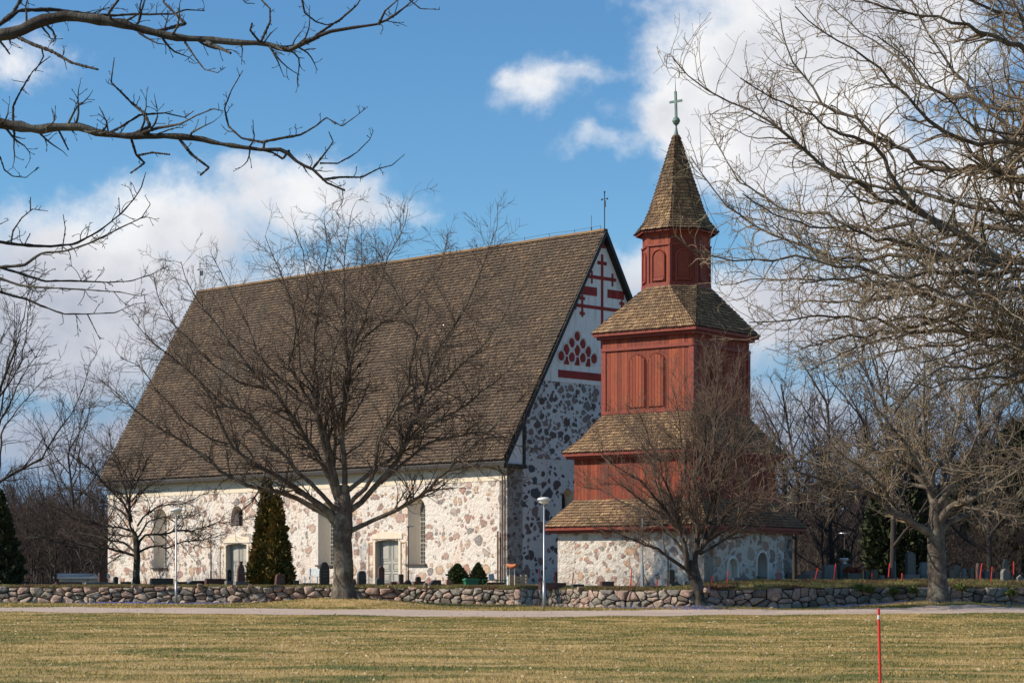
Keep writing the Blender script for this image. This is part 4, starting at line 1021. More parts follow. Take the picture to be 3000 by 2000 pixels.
# --- vase shaped tree in front of the bell tower
Y3 = 92.6
tl = [([(1490, 850), (1440, 760), (1430, 620), (1380, 480), (1300, 380), (1200, 250), (1100, 120), (950, 30), (830, -80)], -1.5, .13), ([(1500, 830), (1500, 700), (1520, 620), (1540, 400), (1530, 200), (1540, 0), (1560, -200), (1540, -420)], .5, .13),
      ([(1440, 750), (1330, 680), (1220, 600), (1130, 570), (1000, 520), (900, 480), (800, 460)], -2.5, .085), ([(1520, 640), (1570, 560), (1640, 450), (1750, 300), (1850, 150), (1950, 0), (2020, -160)], -1.5, .10),
      ([(1530, 640), (1600, 600), (1700, 540), (1850, 450), (2000, 330), (2150, 250)], 2, .07), ([(1430, 640), (1300, 480), (1180, 380), (1000, 280), (850, 200), (720, 180)], 2, .08), ([(1520, 640), (1500, 450), (1440, 300), (1420, 100), (1400, -150), (1360, -420), (1330, -560)], 2, .09),
      ([(1540, 600), (1620, 400), (1680, 200), (1700, 0), (1740, -250), (1760, -480), (1780, -620)], 1, .09), ([(1540, 500), (1600, 300), (1600, 100), (1640, -150), (1640, -450), (1660, -700)], -2, .08), ([(1430, 640), (1380, 420), (1320, 200), (1260, 50), (1180, -150), (1100, -350)], -2.5, .08),
      ([(1560, 570), (1750, 450), (1850, 300), (2000, 200), (2080, 60)], -3, .07), ([(1640, 450), (1800, 380), (1950, 330), (2060, 350)], 3, .055), ([(1300, 380), (1150, 300), (1000, 180), (880, 150)], -3, .05), ([(1540, 250), (1480, 50), (1500, -250), (1450, -500)], 3, .06),
      ([(1640, 150), (1760, -50), (1860, -250), (1900, -420)], 2, .06), ([(1440, 500), (1250, 200), (1200, 0), (1080, -200), (960, -300)], 3, .07), ([(1600, 300), (1700, 50), (1820, -100), (1960, -260)], -3.0, .06), ([(1520, 100), (1580, -150), (1560, -420), (1580, -680)], 0, .06)]
limbs = [(px_limb(R3(p), Y3, d), r0, .012) for p, d, r0 in tl]
b0 = at(2054, 1778, Y3)
VS = [dict(dens=4.6, tmin=.2, lenf=.40, lmin=.8, lmax=3.2, ang=33, rf=.6, m=8, wob=.13, trop=.9, rmin=.010, rtip=.006, k=3),
      dict(dens=3.8, tmin=.12, lenf=.5, lmin=.35, lmax=1.5, ang=34, rf=.6, m=6, wob=.17, trop=.5, rmin=.008, rtip=.005, all=True), dict(dens=4.2, tmin=.12, lenf=.5, lmin=.25, lmax=.8, ang=34, rf=.7, m=4, wob=.15, trop=.3, rmin=.006, rtip=.004)]
make_tree('vase_shaped_tree', 'bare tree with forked leaning trunk and dense reddish twigs in front of the bell tower', None, b0, ([b0, at(2046, 1740, Y3), at(2038, 1700, Y3), at(2030, 1670, Y3), at(2026, 1640, Y3)], [.30, .27, .26, .25, .15], dict(k=16, m=26, flare=.35, fl_h=.5)), limbs, VS, (M['dark_bark'], M['red_twig']), 13)
# --- big tree at the right
Y4 = 93.8
rl = [([(1590, 640), (1430, 560), (1300, 470), (1180, 420), (1100, 330), (1000, 280), (850, 230), (700, 200), (500, 120), (350, 60), (200, 60), (60, 100)], -3.5, .20), ([(1600, 560), (1640, 480), (1720, 380), (1850, 340), (2000, 260), (2150, 180), (2352, 50), (2500, -80)], -3, .20),
      ([(1610, 640), (1720, 520), (1850, 490), (2000, 400), (2200, 340), (2352, 310), (2600, 250)], 3, .15), ([(1590, 450), (1590, 300), (1550, 200), (1520, 50), (1500, -150), (1480, -400), (1500, -700), (1480, -950)], 0, .20),
      ([(1595, 420), (1600, 300), (1650, 100), (1700, -50), (1750, -250), (1800, -500), (1850, -760)], 2.5, .16), ([(1600, 400), (1700, 250), (1750, 150), (1900, -100), (2000, -300), (2150, -500)], -3, .15), ([(1580, 400), (1530, 230), (1400, 100), (1250, 0), (1050, -100), (850, -150), (650, -250), (480, -280)], 2, .15),
      ([(1580, 330), (1480, 100), (1350, -120), (1200, -300), (1050, -480), (900, -600)], -3, .13), ([(1100, 330), (900, 150), (700, 50), (500, 0), (250, -60), (60, -100)], 3, .10), ([(1590, 250), (1420, -50), (1320, -250), (1250, -500), (1220, -750)], 3.5, .12), ([(1850, 340), (2000, 150), (2100, 0), (2250, -200), (2400, -350)], 2, .10),
      ([(1300, 470), (1150, 260), (1000, 100), (850, 0), (720, -120)], -5, .09), ([(1000, 280), (820, 300), (650, 340), (480, 330), (350, 350)], -4, .06), ([(1530, 230), (1330, 200), (1150, 150), (980, 50), (800, -20)], 5, .09), ([(1510, 0), (1400, -250), (1300, -420), (1150, -650)], 4, .09), ([(1720, 380), (1900, 420), (2080, 450), (2300, 480)], -4, .07)]
limbs = [(px_limb(R6(p), Y4, d), r0, .016) for p, d, r0 in rl]
b0 = at(2750, 1765, Y4)
make_tree('maple_tree', 'large bare tree with rough sunlit trunk in front of the wall at the right', None, b0, ([b0, at(2748, 1700, Y4), at(2745, 1640, Y4), at(2742, 1580, Y4), at(2742, 1520, Y4), at(2740, 1460, Y4)], [.44, .40, .385, .37, .33, .2], dict(flare=.4, fl_h=.7)), limbs,
          [dict(OAK[0], dens=2.0), dict(OAK[1], dens=3.6), dict(OAK[2], dens=5.0)], (M['oak_bark'], M['near_twig']), 14)
# --- near tree whose crown sweeps in from the right
Y5 = 46.0
nl = [([(2800, 1050), (2500, 760), (2352, 690), (2250, 600), (2130, 450), (2060, 370), (1990, 270), (1920, 150), (1860, 40), (1800, -80)], 3, .13), ([(2800, 700), (2500, 420), (2352, 300), (2220, 230), (2100, 180), (1950, 120), (1800, 60), (1650, 10), (1550, -40), (1400, -90)], -3, .13),
      ([(2800, 1020), (2500, 900), (2352, 840), (2150, 780), (2000, 740), (1850, 690), (1780, 650), (1650, 590), (1500, 500), (1400, 400), (1300, 300), (1250, 200), (1230, 60)], 2, .13), ([(2800, 900), (2500, 700), (2352, 640), (2200, 640), (2100, 600), (1980, 560), (1880, 440), (1800, 400), (1700, 300), (1560, 210), (1400, 130), (1300, 30)], -2, .11),
      ([(2800, 1100), (2500, 950), (2352, 970), (2150, 960), (1950, 940), (1800, 880), (1600, 830), (1400, 770), (1280, 640), (1160, 520), (1120, 440)], 4, .11),
      ([(2800, 1330), (2500, 1240), (2250, 1200), (2130, 1150), (2000, 1080), (1850, 1020), (1700, 990), (1560, 930), (1450, 880), (1350, 800), (1250, 700), (1150, 600), (1050, 520), (900, 440), (820, 370), (740, 270)], 0, .13),
      ([(2800, 1350), (2500, 1250), (2250, 1230), (2000, 1255), (1850, 1240), (1600, 1240), (1450, 1210), (1300, 1160), (1150, 1070), (1000, 960), (900, 850), (820, 720)], 3, .115), ([(2800, 1380), (2500, 1300), (2352, 1230), (2100, 1270), (1800, 1280), (1550, 1230), (1400, 1200), (1200, 1210), (1000, 1200), (850, 1170), (750, 1080)], -3.5, .10),
      ([(2800, 1480), (2500, 1450), (2300, 1440), (2100, 1420), (1900, 1410), (1700, 1370), (1500, 1340), (1300, 1300), (1100, 1290), (960, 1310)], 4.5, .10), ([(2800, 1600), (2600, 1600), (2352, 1560), (2100, 1540), (1850, 1500), (1600, 1460), (1400, 1450), (1200, 1480), (1090, 1480)], -1, .10),
      ([(2800, 700), (2600, 560), (2352, 470), (2200, 440), (2050, 400), (1880, 310), (1750, 200), (1600, 140), (1450, 20)], 4, .11), ([(2800, 400), (2500, 120), (2300, 60), (2100, 10), (1950, -60), (1800, -100)], 0, .11), ([(2800, 420), (2500, 200), (2352, 150), (2250, 60), (2150, -30), (2080, -120)], 3, .12), ([(2800, 900), (2500, 600), (2420, 400), (2352, 180), (2300, 0), (2250, -120)], -2, .13),
      ([(2800, 1650), (2600, 1660), (2400, 1620), (2200, 1640), (2000, 1700), (1850, 1800), (1760, 1900), (1700, 2020)], -3, .08), ([(2800, 1550), (2500, 1540), (2250, 1500), (2000, 1560), (1800, 1600), (1600, 1640), (1450, 1720)], 3, .08), ([(2000, 1080), (1800, 900), (1650, 760), (1500, 660), (1330, 560), (1160, 440), (1050, 360)], -3, .07),
      ([(1850, 1020), (1650, 1050), (1450, 1000), (1250, 950), (1050, 830), (940, 660)], 3, .06), ([(2250, 1200), (2050, 1180), (1850, 1120), (1600, 1080), (1400, 1060), (1200, 1000), (1060, 890)], -4, .07), ([(2100, 1420), (1900, 1480), (1700, 1500), (1500, 1540), (1330, 1600)], -4, .06), ([(2500, 1100), (2300, 1060), (2100, 1040), (1900, 1080), (1700, 1130), (1500, 1140), (1300, 1090)], 5, .08),
      ([(2800, 1700), (2500, 1720), (2300, 1760), (2150, 1850), (2050, 1960)], 2, .07), ([(2800, 1250), (2600, 1020), (2450, 900), (2380, 700), (2300, 500), (2280, 300), (2200, 100)], 5, .10), ([(2352, 1320), (2200, 1360), (2000, 1330), (1800, 1350), (1600, 1400), (1450, 1400), (1250, 1380)], 0, .06)]
extra = []; rx = random.Random(4)
for p, d, r0 in nl:
    if rx.random() < .6:
        oy, ox = rx.uniform(-110, 110), rx.uniform(0, 260); cut = max(5, int(len(p) * rx.uniform(.6, 1)))
        extra.append(([(x + ox * (i / len(p)) + rx.uniform(-18, 18), y + oy * (.3 + i / len(p)) + rx.uniform(-14, 14)) for i, (x, y) in enumerate(p[:cut])], d + rx.uniform(-5, 5), r0 * .6))
for i in range(6):
    y0 = 1400 + i * 110; y1 = y0 + rx.uniform(-350, 250); x1_ = rx.uniform(1300, 2000); n_p = 9
    extra.append(([(2800 + (x1_ - 2800) * t + rx.uniform(-20, 20), y0 + (y1 - y0) * t + 60 * math.sin(t * 5 + i) + rx.uniform(-15, 15)) for t in [q_ / (n_p - 1) for q_ in range(n_p)]], rx.uniform(-5, 5), .06))
limbs = [(px_limb(ZB_(p), Y5, d, rng.uniform(-1, 1)), r0 * .8, .012) for p, d, r0 in nl + extra]
tx = (1500 + .6378 * 2900 - 1500) / F * Y5; b0 = Vector((tx, Y5, .1))
NR = [dict(dens=2.6, tmin=.06, lenf=.26, lmin=.6, lmax=2.4, ang=44, rf=.6, m=9, wob=.24, trop=.3, rmin=.010, rtip=.005, k=4),
      dict(dens=4.0, tmin=.10, lenf=.42, lmin=.3, lmax=1.3, ang=46, rf=.62, m=7, wob=.27, trop=.3, rmin=.007, rtip=.0045, k=3, all=True), dict(dens=3.8, tmin=.10, lenf=.4, lmin=.10, lmax=.38, ang=44, rf=.7, m=4, wob=.18, trop=.3, rmin=.004, rtip=.0028, k=3)]
make_tree('overhanging_tree', 'bare tree crown sweeping in from the right edge across the white cloud', None, b0, ([b0, Vector((tx, Y5, 3)), Vector((tx - .1, Y5, 6)), Vector((tx - .2, Y5, 9)), Vector((tx - .1, Y5, 14))], [.55, .48, .44, .38, .15]), limbs, NR, (M['oak_bark'], M['near_twig']), 15, m=24, buds=True)
# --- near oak branches entering from the left
Y6 = 24.0
fl = [([(-700, 500), (-250, 260), (-100, 200), (0, 160), (80, 150), (180, 100), (300, 80), (450, 100), (580, 120), (700, 155), (820, 180), (950, 185), (1100, 200), (1220, 200), (1330, 230), (1400, 200), (1500, 150), (1620, 130), (1750, 110), (1830, 60), (1900, 0)], 0, .072, .007),
      ([(-250, 320), (0, 110), (60, 60), (120, -40)], .5, .028, .016), ([(-100, 170), (0, 110), (90, 45), (260, 40), (400, 60), (520, 70), (650, 65), (800, 65), (850, 45), (940, 50)], 1.0, .022, .006), ([(60, 160), (160, 210), (240, 240), (330, 290), (450, 320)], -.5, .02, .009), ([(1450, 165), (1560, 90), (1640, 20), (1680, -40)], .5, .013, .006),
      ([(1740, 112), (1770, 50), (1830, 0)], -.5, .012, .004), ([(1200, 190), (1240, 100), (1240, 40), (1200, 0)], .3, .013, .007), ([(1190, 190), (1150, 140), (1158, 108)], -.3, .011, .008), ([(850, 195), (900, 270), (940, 320), (1000, 335), (1035, 310)], -.6, .010, .003), ([(950, 195), (1020, 225), (1060, 245)], -.3, .018, .010),
      ([(1380, -40), (1400, 60), (1450, 100), (1500, 115), (1560, 100)], .5, .010, .005), ([(700, 150), (780, 130), (850, 110), (800, 60), (750, 10), (780, -40)], .5, .018, .008), ([(520, 110), (500, 60), (545, 0), (560, -60)], -.5, .013, .008), ([(1090, -30), (1130, 15), (1170, 18)], 0, .006, .004), ([(1880, 0), (1930, 40), (2020, 45)], 0, .007, .003),
      ([(-700, 640), (-200, 560), (0, 570), (80, 585), (180, 600), (300, 590), (380, 590), (450, 620), (520, 635), (640, 640), (780, 635), (900, 645), (1000, 665), (1100, 680), (1200, 690), (1310, 690), (1370, 750), (1440, 780), (1500, 840), (1585, 875)], 0, .056, .010),
      ([(1480, 825), (1560, 815), (1660, 815), (1740, 775), (1800, 760), (1860, 708)], .3, .012, .003), ([(1440, 770), (1480, 720), (1530, 650), (1510, 605)], -.3, .012, .004), ([(1470, 750), (1550, 750), (1640, 700), (1700, 640), (1715, 600)], .3, .008, .003), ([(1210, 685), (1215, 650), (1290, 635), (1380, 620), (1450, 580), (1500, 540), (1570, 580), (1640, 530), (1690, 490)], -.3, .013, .003),
      ([(1215, 655), (1110, 635), (1050, 580), (1030, 500), (1060, 420), (1115, 325)], .4, .012, .004), ([(600, 625), (690, 580), (660, 520), (600, 470), (540, 410), (510, 380), (525, 265)], .3, .018, .004), ([(610, 625), (720, 590), (830, 570), (900, 530), (980, 500), (1025, 510)], -.5, .016, .004), ([(480, 625), (560, 580), (640, 530), (760, 520), (850, 540), (890, 510)], .5, .014, .004),
      ([(815, 628), (880, 710), (960, 770), (920, 805)], -.2, .015, .009), ([(598, 622), (625, 710), (665, 750), (600, 795)], .2, .013, .008), ([(630, 715), (700, 700), (780, 710)], -.1, .010, .008), ([(60, 580), (60, 490), (100, 410), (150, 330), (190, 290), (230, 260)], .4, .012, .004), ([(500, 625), (490, 560), (455, 490)], 0, .008, .004), ([(270, 600), (290, 640), (315, 690)], 0, .010, .007),
      ([(0, 190), (25, 220), (45, 250)], 0, .01, .008), ([(1330, 690), (1300, 730), (1250, 700), (1200, 690)], 0, .012, .008), ([(190, 215), (200, 260), (160, 330)], 0, .008, .004), ([(120, 380), (60, 370), (55, 365)], 0, .004, .003), ([(350, 595), (340, 540)], 0, .006, .004),
      ([(-500, 1150), (-200, 1100), (0, 1110), (100, 1120), (240, 1130), (350, 1120), (460, 1060), (560, 980), (620, 910), (650, 860), (670, 790)], .5, .022, .004), ([(-400, 1300), (-100, 1240), (0, 1225), (120, 1215), (200, 1160), (300, 1150), (420, 1110), (540, 1050), (650, 1000), (690, 940)], -.5, .020, .004),
      ([(-400, 1250), (-100, 1210), (0, 1230), (100, 1260), (200, 1290), (350, 1290), (500, 1295), (600, 1290), (700, 1260), (770, 1220)], .5, .018, .003), ([(-300, 1280), (-100, 1260), (0, 1280), (100, 1310), (250, 1320), (400, 1330), (550, 1340), (640, 1360), (680, 1350)], -1, .016, .003),
      ([(-300, 1280), (-100, 1290), (0, 1340), (120, 1370), (200, 1405), (300, 1440), (400, 1440), (530, 1435), (620, 1395), (670, 1390)], 0, .015, .003), ([(400, 1440), (430, 1500), (460, 1560)], 0, .006, .003), ([(-40, 640), (0, 720), (20, 780), (60, 810), (120, 815), (175, 770)], .3, .009, .003), ([(50, 1115), (60, 1060), (100, 1000), (150, 960), (220, 970)], 0, .009, .003), ([(140, 970), (140, 905)], 0, .006, .004),
      ([(550, 980), (545, 905)], .1, .006, .003), ([(285, 1150), (300, 1050), (290, 985)], .1, .006, .004), ([(-200, 1700), (-50, 1600), (20, 1540), (50, 1490)], .3, .008, .003), ([(-60, 1010), (0, 1030), (40, 1010)], 0, .006, .003)]
limbs = [(px_limb(ZA_(p), Y6, d), r0 * 1.25, r1 * 1.15) for p, d, r0, r1 in fl]
tx = -700 * .6378 / F * Y6 - 1500 / F * Y6; b0 = Vector((tx - .5, Y6, 0))
FG = [dict(dens=6.0, tmin=.2, lenf=.14, lmin=.06, lmax=.5, ang=52, rf=.5, m=7, wob=.20, trop=.35, rmin=.0046, rtip=.0028, k=5, cnt_max=40),
      dict(dens=11, tmin=.15, lenf=.5, lmin=.03, lmax=.14, ang=46, rf=.6, m=4, wob=.2, trop=.2, rmin=.003, rtip=.0026, k=4)]
make_tree('oak_at_left_edge' if False else 'foreground_oak', 'dark lichen covered oak branches reaching in from the left edge against the sky', None, b0, ([b0, b0 + Vector((.1, 0, 3)), b0 + Vector((.3, 0, 6)), b0 + Vector((.3, 0, 9))], [.42, .36, .32, .22]), limbs, FG, (M['dark_bark'], M['dark_bark']), 16, taper=1.05, m=54, buds=True)

# --- procedural trees for the churchyard and the wood
def auto_tree(name, label, group, base, H, spread, seed, mats, nl=14, th=.14, rt=.15, spec=None, up=.9, k=10):
    r = np.random.default_rng(seed); base = np.array(base, float); pts = [base, base + [r.normal(0, .1), 0, H * .2], base + [r.normal(0, .2), r.normal(0, .2), H * .42], base + [r.normal(0, .3), r.normal(0, .3), H * .7], base + [r.normal(0, .9), r.normal(0, .9), H * .86]]
    limbs = []
    for i in range(nl):
        t = th + (.9 - th) * (i / nl) ** .9; c = resample(np.array(pts), 50)[int(t * 48)]; a = i * 2.4 + r.uniform(-.5, .5)
        L = spread * (1.1 - .6 * t) * r.uniform(.8, 1.2); e = math.radians(r.uniform(18, 45) + 28 * t)
        p = [c]; d = np.array([math.cos(a) * math.cos(e), math.sin(a) * math.cos(e), math.sin(e)])
        for q in range(7): d = nrm(d + r.normal(0, .13, 3) + [0, 0, .10 * up]); p.append(p[-1] + d * L / 7)
        limbs.append((np.array(p), rt * (1 - t) * .55 + .02, .012))
    sp = spec or [dict(dens=1.6, tmin=.15, lenf=.38, lmin=.5, lmax=3.2, ang=42, rf=.6, m=6, wob=.17, trop=.6, rmin=.014, rtip=.008, k=3),
                  dict(dens=2.2, tmin=.1, lenf=.45, lmin=.3, lmax=1.8, ang=42, rf=.6, m=5, wob=.18, trop=.4, rmin=.011, rtip=.006, all=True), dict(dens=2.8, tmin=.1, lenf=.5, lmin=.2, lmax=.9, ang=40, rf=.7, m=3, wob=.2, trop=.3, rmin=.009, rtip=.005)]
    return make_tree(name, label, group, base, (pts, [rt, rt * .8, rt * .65, rt * .4, .03], dict(k=k, m=22, flare=.35, fl_h=.5)), limbs, sp, mats, seed)[0]
def copy_tree(o, parent=None):
    c = o.copy(); COL.objects.link(c)
    if parent is not None: c.parent = parent; c.matrix_parent_inverse.identity()
    for ch in list(o.children): copy_tree(ch, c)
    return c
def place(u_px, Y, z, proto, sc, rot, label, group=None, used=set()):
    x = (u_px - 1500) / F * Y
    o = proto if proto.name not in used else copy_tree(proto)
    used.add(proto.name)
    o.location = (x, Y, z); o.rotation_euler = (0, 0, rot); o.scale = (sc, sc, sc); tag(o, label, None, group)
    return o
FM = (M['far_bark'], M['far_twig'])
protos = [auto_tree('bare_tree', 'x', None, (0, 0, 0), 13, 7.5, 21, FM, 16), auto_tree('bare_tree', 'x', None, (0, 0, 0), 14, 6.0, 22, FM, 18, .18), auto_tree('bare_tree', 'x', None, (0, 0, 0), 12, 8.0, 23, FM, 15, .15), auto_tree('bare_tree', 'x', None, (0, 0, 0), 15, 5.0, 24, FM, 20, .2, .14), auto_tree('bare_tree', 'x', None, (0, 0, 0), 6, 4.2, 25, FM, 18, .06, .07), auto_tree('bare_tree', 'x', None, (0, 0, 0), 9, 4.5, 26, FM, 16, .1, .09)]
rr = random.Random(9)
# individually placed trees
solo = [(-40, 124, 1.6, 2, 1.32, 'bare tree with wide crown at the left edge of the photo behind the wall'),
        (210, 150, 1.6, 0, 1.0, 'bare tree behind the blue roofed shed left of the church'),
        (2085, 118, 1.7, 1, .80, 'dark trunked bare tree behind the vase shaped tree beside the bell tower'),
        (2615, 112, 1.75, 2, 1.18, 'bare tree with leaning brown trunk in front of the dark thujas at the right'),
        (2440, 136, 1.75, 1, 1.12, 'bare tree just right of the bell tower behind the graves'),
        (2900, 128, 1.75, 0, 1.25, 'tall bare tree behind the graves at the right edge'),
        (3060, 116, 1.75, 2, 1.3, 'wide bare tree at the far right edge behind the arched gravestone'),
        (1905, 165, 1.7, 3, 1.55, 'thin treetop showing between the church gable and the tower'),
        (520, 172, 1.7, 0, 1.25, 'bare tree behind the far end of the church roof')]
for i, (u, Y, z, pi_, sc, lab) in enumerate(solo): place(u, Y, z, protos[pi_], sc, rr.uniform(0, 6.3), lab)
for i in range(34):
    u = -80 + i * 13 + rr.uniform(-12, 12); Y = rr.uniform(150, 235)
    place(u, Y, 1.6, protos[rr.choice([0, 2, 0, 2, 4, 4, 5, 5])], rr.uniform(.42, .7) * (.75 + Y / 600), rr.uniform(0, 6.3), 'bare tree in the dark wood beyond the churchyard left of the church', 'bare trees in the wood left of the church')
for i in range(46):
    u = 2290 + i * 17 + rr.uniform(-12, 12); Y = rr.uniform(145, 240)
    place(u, Y, 1.7, protos[rr.choice([0, 2, 0, 1, 4, 4, 5, 5])], rr.uniform(.75, 1.15) * (.75 + Y / 600), rr.uniform(0, 6.3), 'bare tree in the wood beyond the graves right of the bell tower', 'bare trees in the wood right of the bell tower')
for i in range(56):
    left = i % 2; u = (-60 + rr.uniform(0, 400)) if left else (2380 + rr.uniform(0, 680)); Y = rr.uniform(135, 190)
    place(u, Y, 1.6, protos[4], rr.uniform(.55, 1.0), rr.uniform(0, 6.3), 'low bushy bare sapling in the undergrowth ' + ('left of the church' if left else 'right of the bell tower'), 'saplings in the undergrowth ' + ('left of the church' if left else 'right of the bell tower'))
# far wood as one mass
n = 5600; U = np.concatenate([rng.uniform(-.30, -.10, n // 2), rng.uniform(.09, .30, n // 2)]); Yf = rng.uniform(245, 330, n); st = np.stack([U * Yf, Yf, np.full(n, 1.4)], 1)
H = 3 + 9.5 * rng.uniform(0, 1, n) ** 1.5; P0, R0_ = grow(rng, st, nrm(np.stack([rng.normal(0, .12, n), rng.normal(0, .12, n), np.ones(n)], 1)), H, rng.uniform(.03, .10, n), np.full(n, .02), 6, .12, .1)
a1 = spawn(rng, P0, R0_, dens=2.6, tmin=.12, lenf=.3, lmin=.8, lmax=3.4, ang=45, rf=.5, m=4, wob=.18, trop=.7, rmin=.03, rtip=.018)
V, Fq = join([tubes(P0, R0_, 4), tubes(*a1, 3)]); tag(np_obj('far_wood', V, Fq, M['far_twig']), 'mass of far bare wood closing the view beyond the churchyard', 'wood', kind='stuff')

# ------------------------------------------------------------------ evergreens: leaf clumps over a trunk
def f_thuja(B, bs):
    g = B.n('ShaderNodeNewGeometry'); r = g.outputs['Random Per Island']; n = B.noise(g.outputs['Position'], 1.6, 5, .7)
    v = B.math('ADD', B.math('MULTIPLY', n, .75), B.math('MULTIPLY', r, .25))
    B.link(B.ramp(v, [(.32, (.035, .050, .010)), (.45, (.085, .085, .016)), (.57, (.19, .13, .026)), (.72, (.34, .19, .045))]), bs.inputs['Base Color']); bs.inputs['Roughness'].default_value = .8
M['thuja'] = mat('thuja_foliage', f_thuja)
M['dark_thuja'] = simple('dark_conifer_foliage', (.035, .045, .015), .85, var=.4, sc=1.5)
M['box_leaf'] = simple('shrub_foliage', (.055, .075, .02), .8, var=.5, sc=5)
def foliage(n, shape, size, r):
    """n small leaf sprays; shape(r,n)-> centre points, outward dirs"""
    C, D = shape(r, n); s = size * r.uniform(.6, 1.4, n)[:, None]
    a = nrm(D + r.normal(0, .55, (n, 3)) + [0, 0, .45]); b = nrm(np.cross(a, r.normal(0, 1, (n, 3))))
    V = np.stack([C - b * s * .34, C + b * s * .34, C + a * s + b * s * .12, C + a * s - b * s * .12], 1)
    return V.reshape(-1, 3), np.arange(4 * n).reshape(-1, 4)
def cone_shape(parts):
    """parts: (cx, cy, z0, z1, rmax, zmax fraction)"""
    def sh(r, n):
        w = np.array([(p[3] - p[2]) * p[4] for p in parts]); idx = r.choice(len(parts), n, p=w / w.sum()); q = np.array(parts)[idx]
        t = r.uniform(0, 1, n) ** 1.25; a = r.uniform(0, 2 * np.pi, n); prof = np.where(t < q[:, 5], .78 + .22 * t / q[:, 5], ((1 - t) / (1 - q[:, 5])) ** .75)
        lump = 1 + .20 * np.sin(a * 3 + t * 13 + idx * 2) * np.sin(t * 17 + a * 2) + .13 * np.sin(a * 7 - t * 29) + .10 * np.sin(a * 2 + t * 43)
        rad = q[:, 4] * prof * lump * (1 - .35 * r.uniform(0, 1, n) ** 3)
        C = np.stack([q[:, 0] + rad * np.cos(a), q[:, 1] + rad * np.sin(a), q[:, 2] + (q[:, 3] - q[:, 2]) * t], 1)
        return C, np.stack([np.cos(a), np.sin(a), np.full(n, .5)], 1)
    return sh
def evergreen(name, label, cat, base, parts, n, size, m, seed, group=None):
    r = np.random.default_rng(seed); root = empty(name, tuple(base)); tag(root, label, cat, group)
    V, Fq = foliage(n, cone_shape(parts), size, r)
    # dark inner mass of twigs so that the crown is not hollow
    V2, F2 = foliage(n // 3, cone_shape([(p[0], p[1], p[2], p[3] * .97, p[4] * .7, p[5]) for p in parts]), size * 1.5, r)
    V, Fq = join([(V, Fq), (V2, F2)]); np_obj('crown', V, Fq, m, root)
    t = MB(); 
    for p in parts: t.tube([(p[0] * .5, p[1] * .5, -.1), (p[0], p[1], p[2] + (p[3] - p[2]) * .5), (p[0], p[1], p[3] * .9)], [.09, .05, .02], 7)
    t.build('trunk', M['dark_bark'], root)
    return root
Yt = 107; b0 = at(793, 1718, Yt); px = Yt / F
evergreen('thuja', 'tall double topped thuja between the two grey church doors', 'thuja', b0, [(-.18, 0, -.05, 312 * px, .70, .10), (.32, -.3, -.05, 262 * px, .66, .12), (-.42, -.1, -.05, 200 * px, .56, .2), (.62, -.2, -.05, 120 * px, .42, .3), (-.66, -.2, -.05, 110 * px, .42, .3)], 15000, .17, M['thuja'], 31)
evergreen('thuja', 'dark thuja at the left edge of the photo', 'thuja', at(-4, 1722, 108), [(0, 0, 0, 285 * px, 1.05, .15), (-.8, .3, 0, 320 * px, 1.0, .2)], 9000, .2, M['dark_thuja'], 32)
for i, (u, hh, rad) in enumerate([(2592, 330, 1.1), (2660, 360, 1.25)]):
    evergreen('thuja', ['dark thuja column left of the tall grey gravestone', 'taller dark thuja column behind the tall grey gravestone'][i], 'thuja', at(u, 1706, 122), [(0, 0, 0, hh * 122 / F, rad, .35), (.3, .2, 0, hh * .9 * 122 / F, rad * .9, .4)], 7000, .25, M['dark_thuja'], 33 + i)
evergreen('pine_tree', 'green pine behind the graves at the far right edge', 'pine', at(2975, 1700, 150), [(0, 0, 2.0, 10.5, 2.6, .3), (-2, 1, 3, 9, 2.0, .4), (2.5, 0, 2.4, 11, 2.4, .4)], 6000, .5, M['dark_thuja'], 36)
evergreen('globe_shrub', 'round clipped evergreen shrub left of the green bin', 'shrub', at(1341, 1712, 108), [(0, 0, 0, 1.0, .46, .45)], 4200, .07, M['box_leaf'], 37)
evergreen('globe_shrub', 'pointed evergreen shrub behind the green bin', 'shrub', at(1401, 1712, 108), [(0, 0, 0, 1.03, .38, .35)], 3800, .07, M['box_leaf'], 38)

